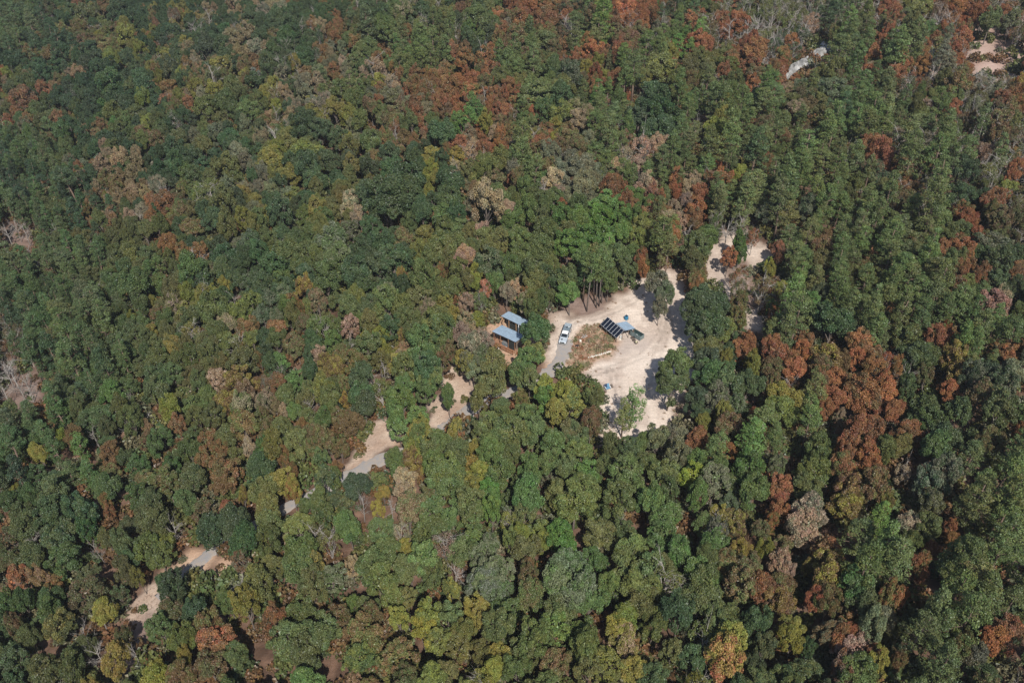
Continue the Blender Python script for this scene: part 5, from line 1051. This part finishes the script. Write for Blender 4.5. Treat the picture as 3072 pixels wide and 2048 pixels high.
for i in range(11):
    a_ = 2 * math.pi * i / 11
    MB().lump(.52 * math.cos(a_), .52 * math.sin(a_), .1, .17, .15, .14, 50 + i, 7, 4, .2).build('stone', mat('sooty stone', (.24, .19, .17), .9) if i == 0 else bpy.data.materials['sooty stone'], t)
MB().cyl(0, 0, .02, .05, .42, 14).build('ash', mat('ash', (.20, .15, .14), .95, .3, 8), t)
for i, (px, py, lb) in enumerate([(1834.5, 1157, 'dark brown stump right of the blue camp chair'), (1837.5, 1161, 'smaller brown stump farther right of the blue camp chair')]):
    t = thing('tree_stump', lb, 'stump'); drop(t, px, py); MB().tube([(0, 0, -.1), (0, 0, .15), (0, 0, .5 - i * .12)], [.4 - .08 * i, .3 - .05 * i, .27 - .05 * i], 10).build('stem', M_BARK, t); MB().cyl(0, 0, .503 - i * .12, .51 - i * .12, .24 - .05 * i, 10).build('cut_face', M_OLDWOOD, t)

# ------------------------------------------------------------------ pickup truck facing the camera
pk = thing('pickup_truck', 'silver-grey pickup truck with white cab roof and grey ribbed bed cover', 'pickup truck', (13.95, 188.0, gz(13.95, 188.0)), math.radians(-106))
M_SILVER = mat('silver blue paint', (.52, .58, .63), .25, .05, 2.0, metal=.3); M_CAP = mat('grey blue cover', (.15, .19, .22), .5, .12, 2.0); M_CAPD = mat('dark trim', (.03, .035, .04), .6, .1, 3.0)
M_GLASS = mat('dark car glass', (.012, .016, .02), .06, .1, 3.0, spec=.8)
def prism(pts, w0, w1=None):
    """side outline (x, z) swept across the width"""
    w1 = w1 or w0; m = MB(); n = len(pts)
    m.add([(x, -w0, z) for x, z in pts] + [(x, w1, z) for x, z in pts], [tuple(range(n)), tuple(range(2 * n - 1, n - 1, -1))] + [(i + n, (i + 1) % n + n, (i + 1) % n, i) for i in range(n)]); return m
body = prism([(-3.5, .5), (3.3, .5), (3.5, .62), (3.52, 1.0), (3.4, 1.08), (1.85, 1.2), (1.7, 1.24), (-.25, 1.24), (-3.5, 1.24)], .99).build('body', M_SILVER, pk)
bv = body.modifiers.new('edge', 'BEVEL'); bv.width = .07; bv.segments = 2; bv.limit_method = 'ANGLE'
hd = MB().hexa([(1.87, -.86, 1.195), (3.3, -.84, 1.088), (3.3, .84, 1.088), (1.87, .86, 1.195), (1.9, -.8, 1.25), (3.25, -.74, 1.15), (3.25, .74, 1.15), (1.9, .8, 1.25)]).build('hood', M_SILVER, pk)
MB().box(2.35, 2.95, -.5, -.1, 1.17, 1.225, .06, .05).build('scoop', M_CAPD, hd)
cabm = MB().hexa([(-.22, -.93, 1.245), (1.72, -.93, 1.245), (1.72, .93, 1.245), (-.22, .93, 1.245), (-.12, -.74, 1.86), (1.0, -.74, 1.86), (1.0, .74, 1.86), (-.12, .74, 1.86)]).build('cab', M_SILVER, pk)
rf = MB().box(-.2, 1.05, -.8, .8, 1.863, 1.93, .05, .05).build('cab_roof', M_WHITE, pk)
MB().hexa([(1.74, -.83, 1.27), (1.74, .83, 1.27), (1.70, .83, 1.25), (1.70, -.83, 1.25), (1.06, -.69, 1.835), (1.06, .69, 1.835), (.98, .69, 1.82), (.98, -.69, 1.82)]).build('windshield', M_GLASS, pk)
for s_ in (-1, 1):
    y0, y1 = s_ * .945, s_ * .765
    MB().add([(.02, y0, 1.3), (1.4, y0, 1.3), (.98, y1, 1.8), (.06, y1, 1.8), (.02, y0 - s_ * .03, 1.29), (1.4, y0 - s_ * .03, 1.29), (.98, y1 - s_ * .03, 1.79), (.06, y1 - s_ * .03, 1.79)], [(0, 1, 2, 3), (7, 6, 5, 4), (0, 4, 5, 1), (1, 5, 6, 2), (2, 6, 7, 3), (3, 7, 4, 0)]).build('side_window', M_GLASS, pk)
    MB().box(.05, 1.55, min(s_ * .992, s_ * 1.004), max(s_ * .992, s_ * 1.004), .6, 1.22).build('door', M_SILVER, pk)
    MB().box(1.28, 1.5, min(s_ * 1.0, s_ * 1.22), max(s_ * 1.0, s_ * 1.22), 1.3, 1.48).build('mirror', M_CAPD, pk)
    MB().box(3.5, 3.545, min(s_ * .58, s_ * .92), max(s_ * .58, s_ * .92), .8, .98).build('headlight', mat('headlight lens', (.7, .72, .74), .1) if s_ < 0 else bpy.data.materials['headlight lens'], pk)
    MB().box(-3.53, -3.49, min(s_ * .8, s_ * .96), max(s_ * .8, s_ * .96), .85, 1.15).build('tail_light', mat('red lens', (.35, .01, .01), .2) if s_ < 0 else bpy.data.materials['red lens'], pk)
    for x in (-2.3, 2.35):
        w_ = MB().tube([(x, s_ * .78, .4), (x, s_ * 1.03, .4)], [.4, .4], 20).build('wheel', M_BLACK, pk); MB().tube([(x, s_ * 1.034, .4), (x, s_ * 1.05, .4)], [.24, .2], 14).build('rim', M_STEEL, w_)
cp_ = MB().hexa([(-3.48, -.97, 1.243), (-.3, -.97, 1.243), (-.3, .97, 1.243), (-3.48, .97, 1.243), (-3.4, -.86, 1.93), (-.36, -.86, 1.93), (-.36, .86, 1.93), (-3.4, .86, 1.93)]).build('bed_cover', M_CAP, pk)
for i in range(5): MB().box(-3.3 + i * .26, -3.2 + i * .26, -.8, .8, 1.933, 1.975, .01, .02).build('rib', M_SILVER, cp_)
MB().box(-1.75, -1.3, -.22, .22, 1.933, 1.99, .03, .03).build('roof_hatch', M_CAPD, cp_)
MB().box(-2.0, -1.8, .3, .62, 1.933, 1.98, .02, .02).build('vent', M_WHITE, cp_)
for s_ in (-1, 1): MB().hexa([(-3.1, s_ * .963, 1.4), (-.7, s_ * .963, 1.4), (-.75, s_ * .90, 1.78), (-3.05, s_ * .90, 1.78), (-3.1, s_ * .95, 1.4), (-.7, s_ * .95, 1.4), (-.75, s_ * .887, 1.78), (-3.05, s_ * .887, 1.78)]).build('cover_window', M_GLASS, cp_)
MB().box(3.525, 3.57, -.55, .55, .68, .98).build('grille', M_CAPD, pk); MB().box(3.46, 3.66, -.95, .95, .45, .62, .03, .02).build('bumper', M_STEEL, pk); MB().box(-3.66, -3.51, -.9, .9, .5, .66).build('bumper', M_STEEL, pk)

# ------------------------------------------------------------------ grey rock outcrop on the far slope
M_ROCK = mat('weathered grey rock', (.33, .325, .315), .9, .25, .45, bump=1.0, col2=(.09, .09, .088))
pa = at(2358, 246); pb = at(2498, 138)
ax = (pb - pa); ln = ax.length; ax.normalize(); sd_ = ax.cross(Vector((0, 0, 1))).normalized()
r = np.random.default_rng(77); nu, nv = 90, 34; V = []
for i in range(nu):
    u = i / (nu - 1); w_ = 3.9 * math.sin(math.pi * min(1, max(0, u * .96 + .03))) ** .55 * (1 + .25 * math.sin(u * 9)); hgt = (6.2 * math.sin(math.pi * min(1, u * .95 + .04)) ** .6) * (.85 + .25 * math.sin(u * 7 + 1))
    for j in range(nv):
        q = j / (nv - 1); an = math.pi * q
        c_ = pa + ax * (u * ln) + sd_ * (w_ * math.cos(an)); n_a = float(vnoise(np.array(u * ln), np.array(q * 9), 2.6, 40)) - .5; n_b = float(vnoise(np.array(u * ln), np.array(q * 9), .9, 41)) - .5
        step = 1.0 if abs((3.2 * q + u * 5 + .5 * n_a) % 1.0 - .5) < .06 else 0.0
        V.append((c_.x, c_.y, gz(c_.x, c_.y) - .6 + hgt * max(0, math.sin(an)) ** .75 * (1 + .6 * n_a + .3 * n_b - .35 * step)))
ri = np.arange(nu * nv).reshape(nu, nv); fs = np.stack([ri[:-1, :-1], ri[1:, :-1], ri[1:, 1:], ri[:-1, 1:]], -1).reshape(-1, 4)
o = bpy.data.objects.new('rock_outcrop', mesh_np('rock', V, fs, [M_ROCK])); C.objects.link(o); tag(o, 'long pale grey rock ledge rising out of the rust-coloured slope', 'rock')

# ------------------------------------------------------------------ loose stuff: dry grass in the garden, twigs and stones on the sand
tufts = bpy.data.collections.new('tuft forms')
for i in range(3):
    r = np.random.default_rng(800 + i); n = 40
    p = r.normal(0, .16, (n, 3)) * np.array([1, 1, .1]) + np.array([0, 0, .12]); nn = r.normal(size=(n, 3)) * np.array([1, 1, .4])
    v = leaf_quads(r, p, nn, r.uniform(.1, .3, n), r.uniform(.05, .12, n)); var = np.stack([r.uniform(.2, .8, n), r.random(n), r.random(n), np.ones(n)], 1)
    tufts.objects.link(bpy.data.objects.new('tuft %03d' % i, crown_mesh('tuft', v, var, M_LEAF)))
rocks = bpy.data.collections.new('pebble forms')
M_PEB = mat('pebble and twig', (.26, .19, .15), .9, .3, 2.0)
for i in range(3):
    m = MB()
    if i < 2: m.lump(0, 0, .05, .2, .14, .1, 60 + i, 6, 4, .25)
    else: m.tube([(-.7, 0, .06), (0, .1, .1), (.7, -.05, .05)], [.04, .035, .02], 4); m.tube([(0, .1, .1), (.4, .5, .08)], [.025, .015], 4)
    o = m.build('pebble %03d' % i, M_PEB); C.objects.unlink(o); rocks.objects.link(o)
def points_in(poly, n, avoid=()):
    xs = [p[0] for p in poly]; ys = [p[1] for p in poly]; qx = rng.uniform(min(xs), max(xs), n); qy = rng.uniform(min(ys), max(ys), n)
    k = in_poly(qx, qy, poly)
    for a_ in avoid: k &= ~in_poly(qx, qy, a_)
    return [at(a_, b_) for a_, b_ in zip(qx[k], qy[k])]
def sow(name, pts, coll, lo, hi, cols):
    n = len(pts); s_ = rng.uniform(lo, hi, n); cc = [np.array(cols[int(i)]) for i in rng.integers(0, len(cols), n)]
    scatter(name, pts, np.stack([s_, s_, s_ * rng.uniform(.8, 1.5, n)], 1), np.stack([np.zeros(n), np.zeros(n), rng.uniform(0, 6.28, n)], 1), rng.integers(0, 3, n), cc, [c * 1.25 for c in cc], coll)
sow('dry_grass', points_in(P_GARDEN, 800), tufts, .5, 1.5, [(.27, .15, .09), (.32, .22, .14), (.20, .18, .09), (.36, .28, .19), (.26, .12, .07), (.14, .15, .07)])
sow('garden_brush', points_in(P_GARDEN, 150, [[(1750, 1092), (1750, 1066), (1838, 1044), (1842, 1064)], [(1740, 1000), (1766, 1000), (1766, 1022), (1740, 1022)]]), tufts, 1.6, 3.0, [(.27, .13, .07), (.20, .19, .10), (.16, .16, .07), (.26, .20, .13), (.33, .24, .16)])
sow('weeds', points_in(P_SAND[0], 150, [P_GARDEN]) + points_in(P_LITTER[1], 500) + points_in(P_LITTER[2], 300) + points_in(P_ORANGE[0], 300), tufts, .4, 1.3, [(.34, .26, .19), (.25, .16, .10), (.2, .18, .1), (.4, .3, .22)])
sow('ground_debris', points_in(P_SAND[0], 110) + points_in(P_SAND[1], 120) + points_in(P_SAND[3], 200), rocks, .35, 1.0, [(.3, .2, .15)])

# ------------------------------------------------------------------ thin autumn haze over the hills
hz = MB().box(-560, 560, -100, 1540, -160, 175).build('haze', None); hz['kind'] = 'stuff'
m, nt, out = new_mat('haze'); pv = nt.nodes.new('ShaderNodeVolumePrincipled')
pv.inputs['Color'].default_value = (.86, .92, 1.0, 1); pv.inputs['Density'].default_value = .0001; pv.inputs['Anisotropy'].default_value = .2
nt.links.new(pv.outputs[0], out.inputs['Volume']); hz.data.materials.append(m)
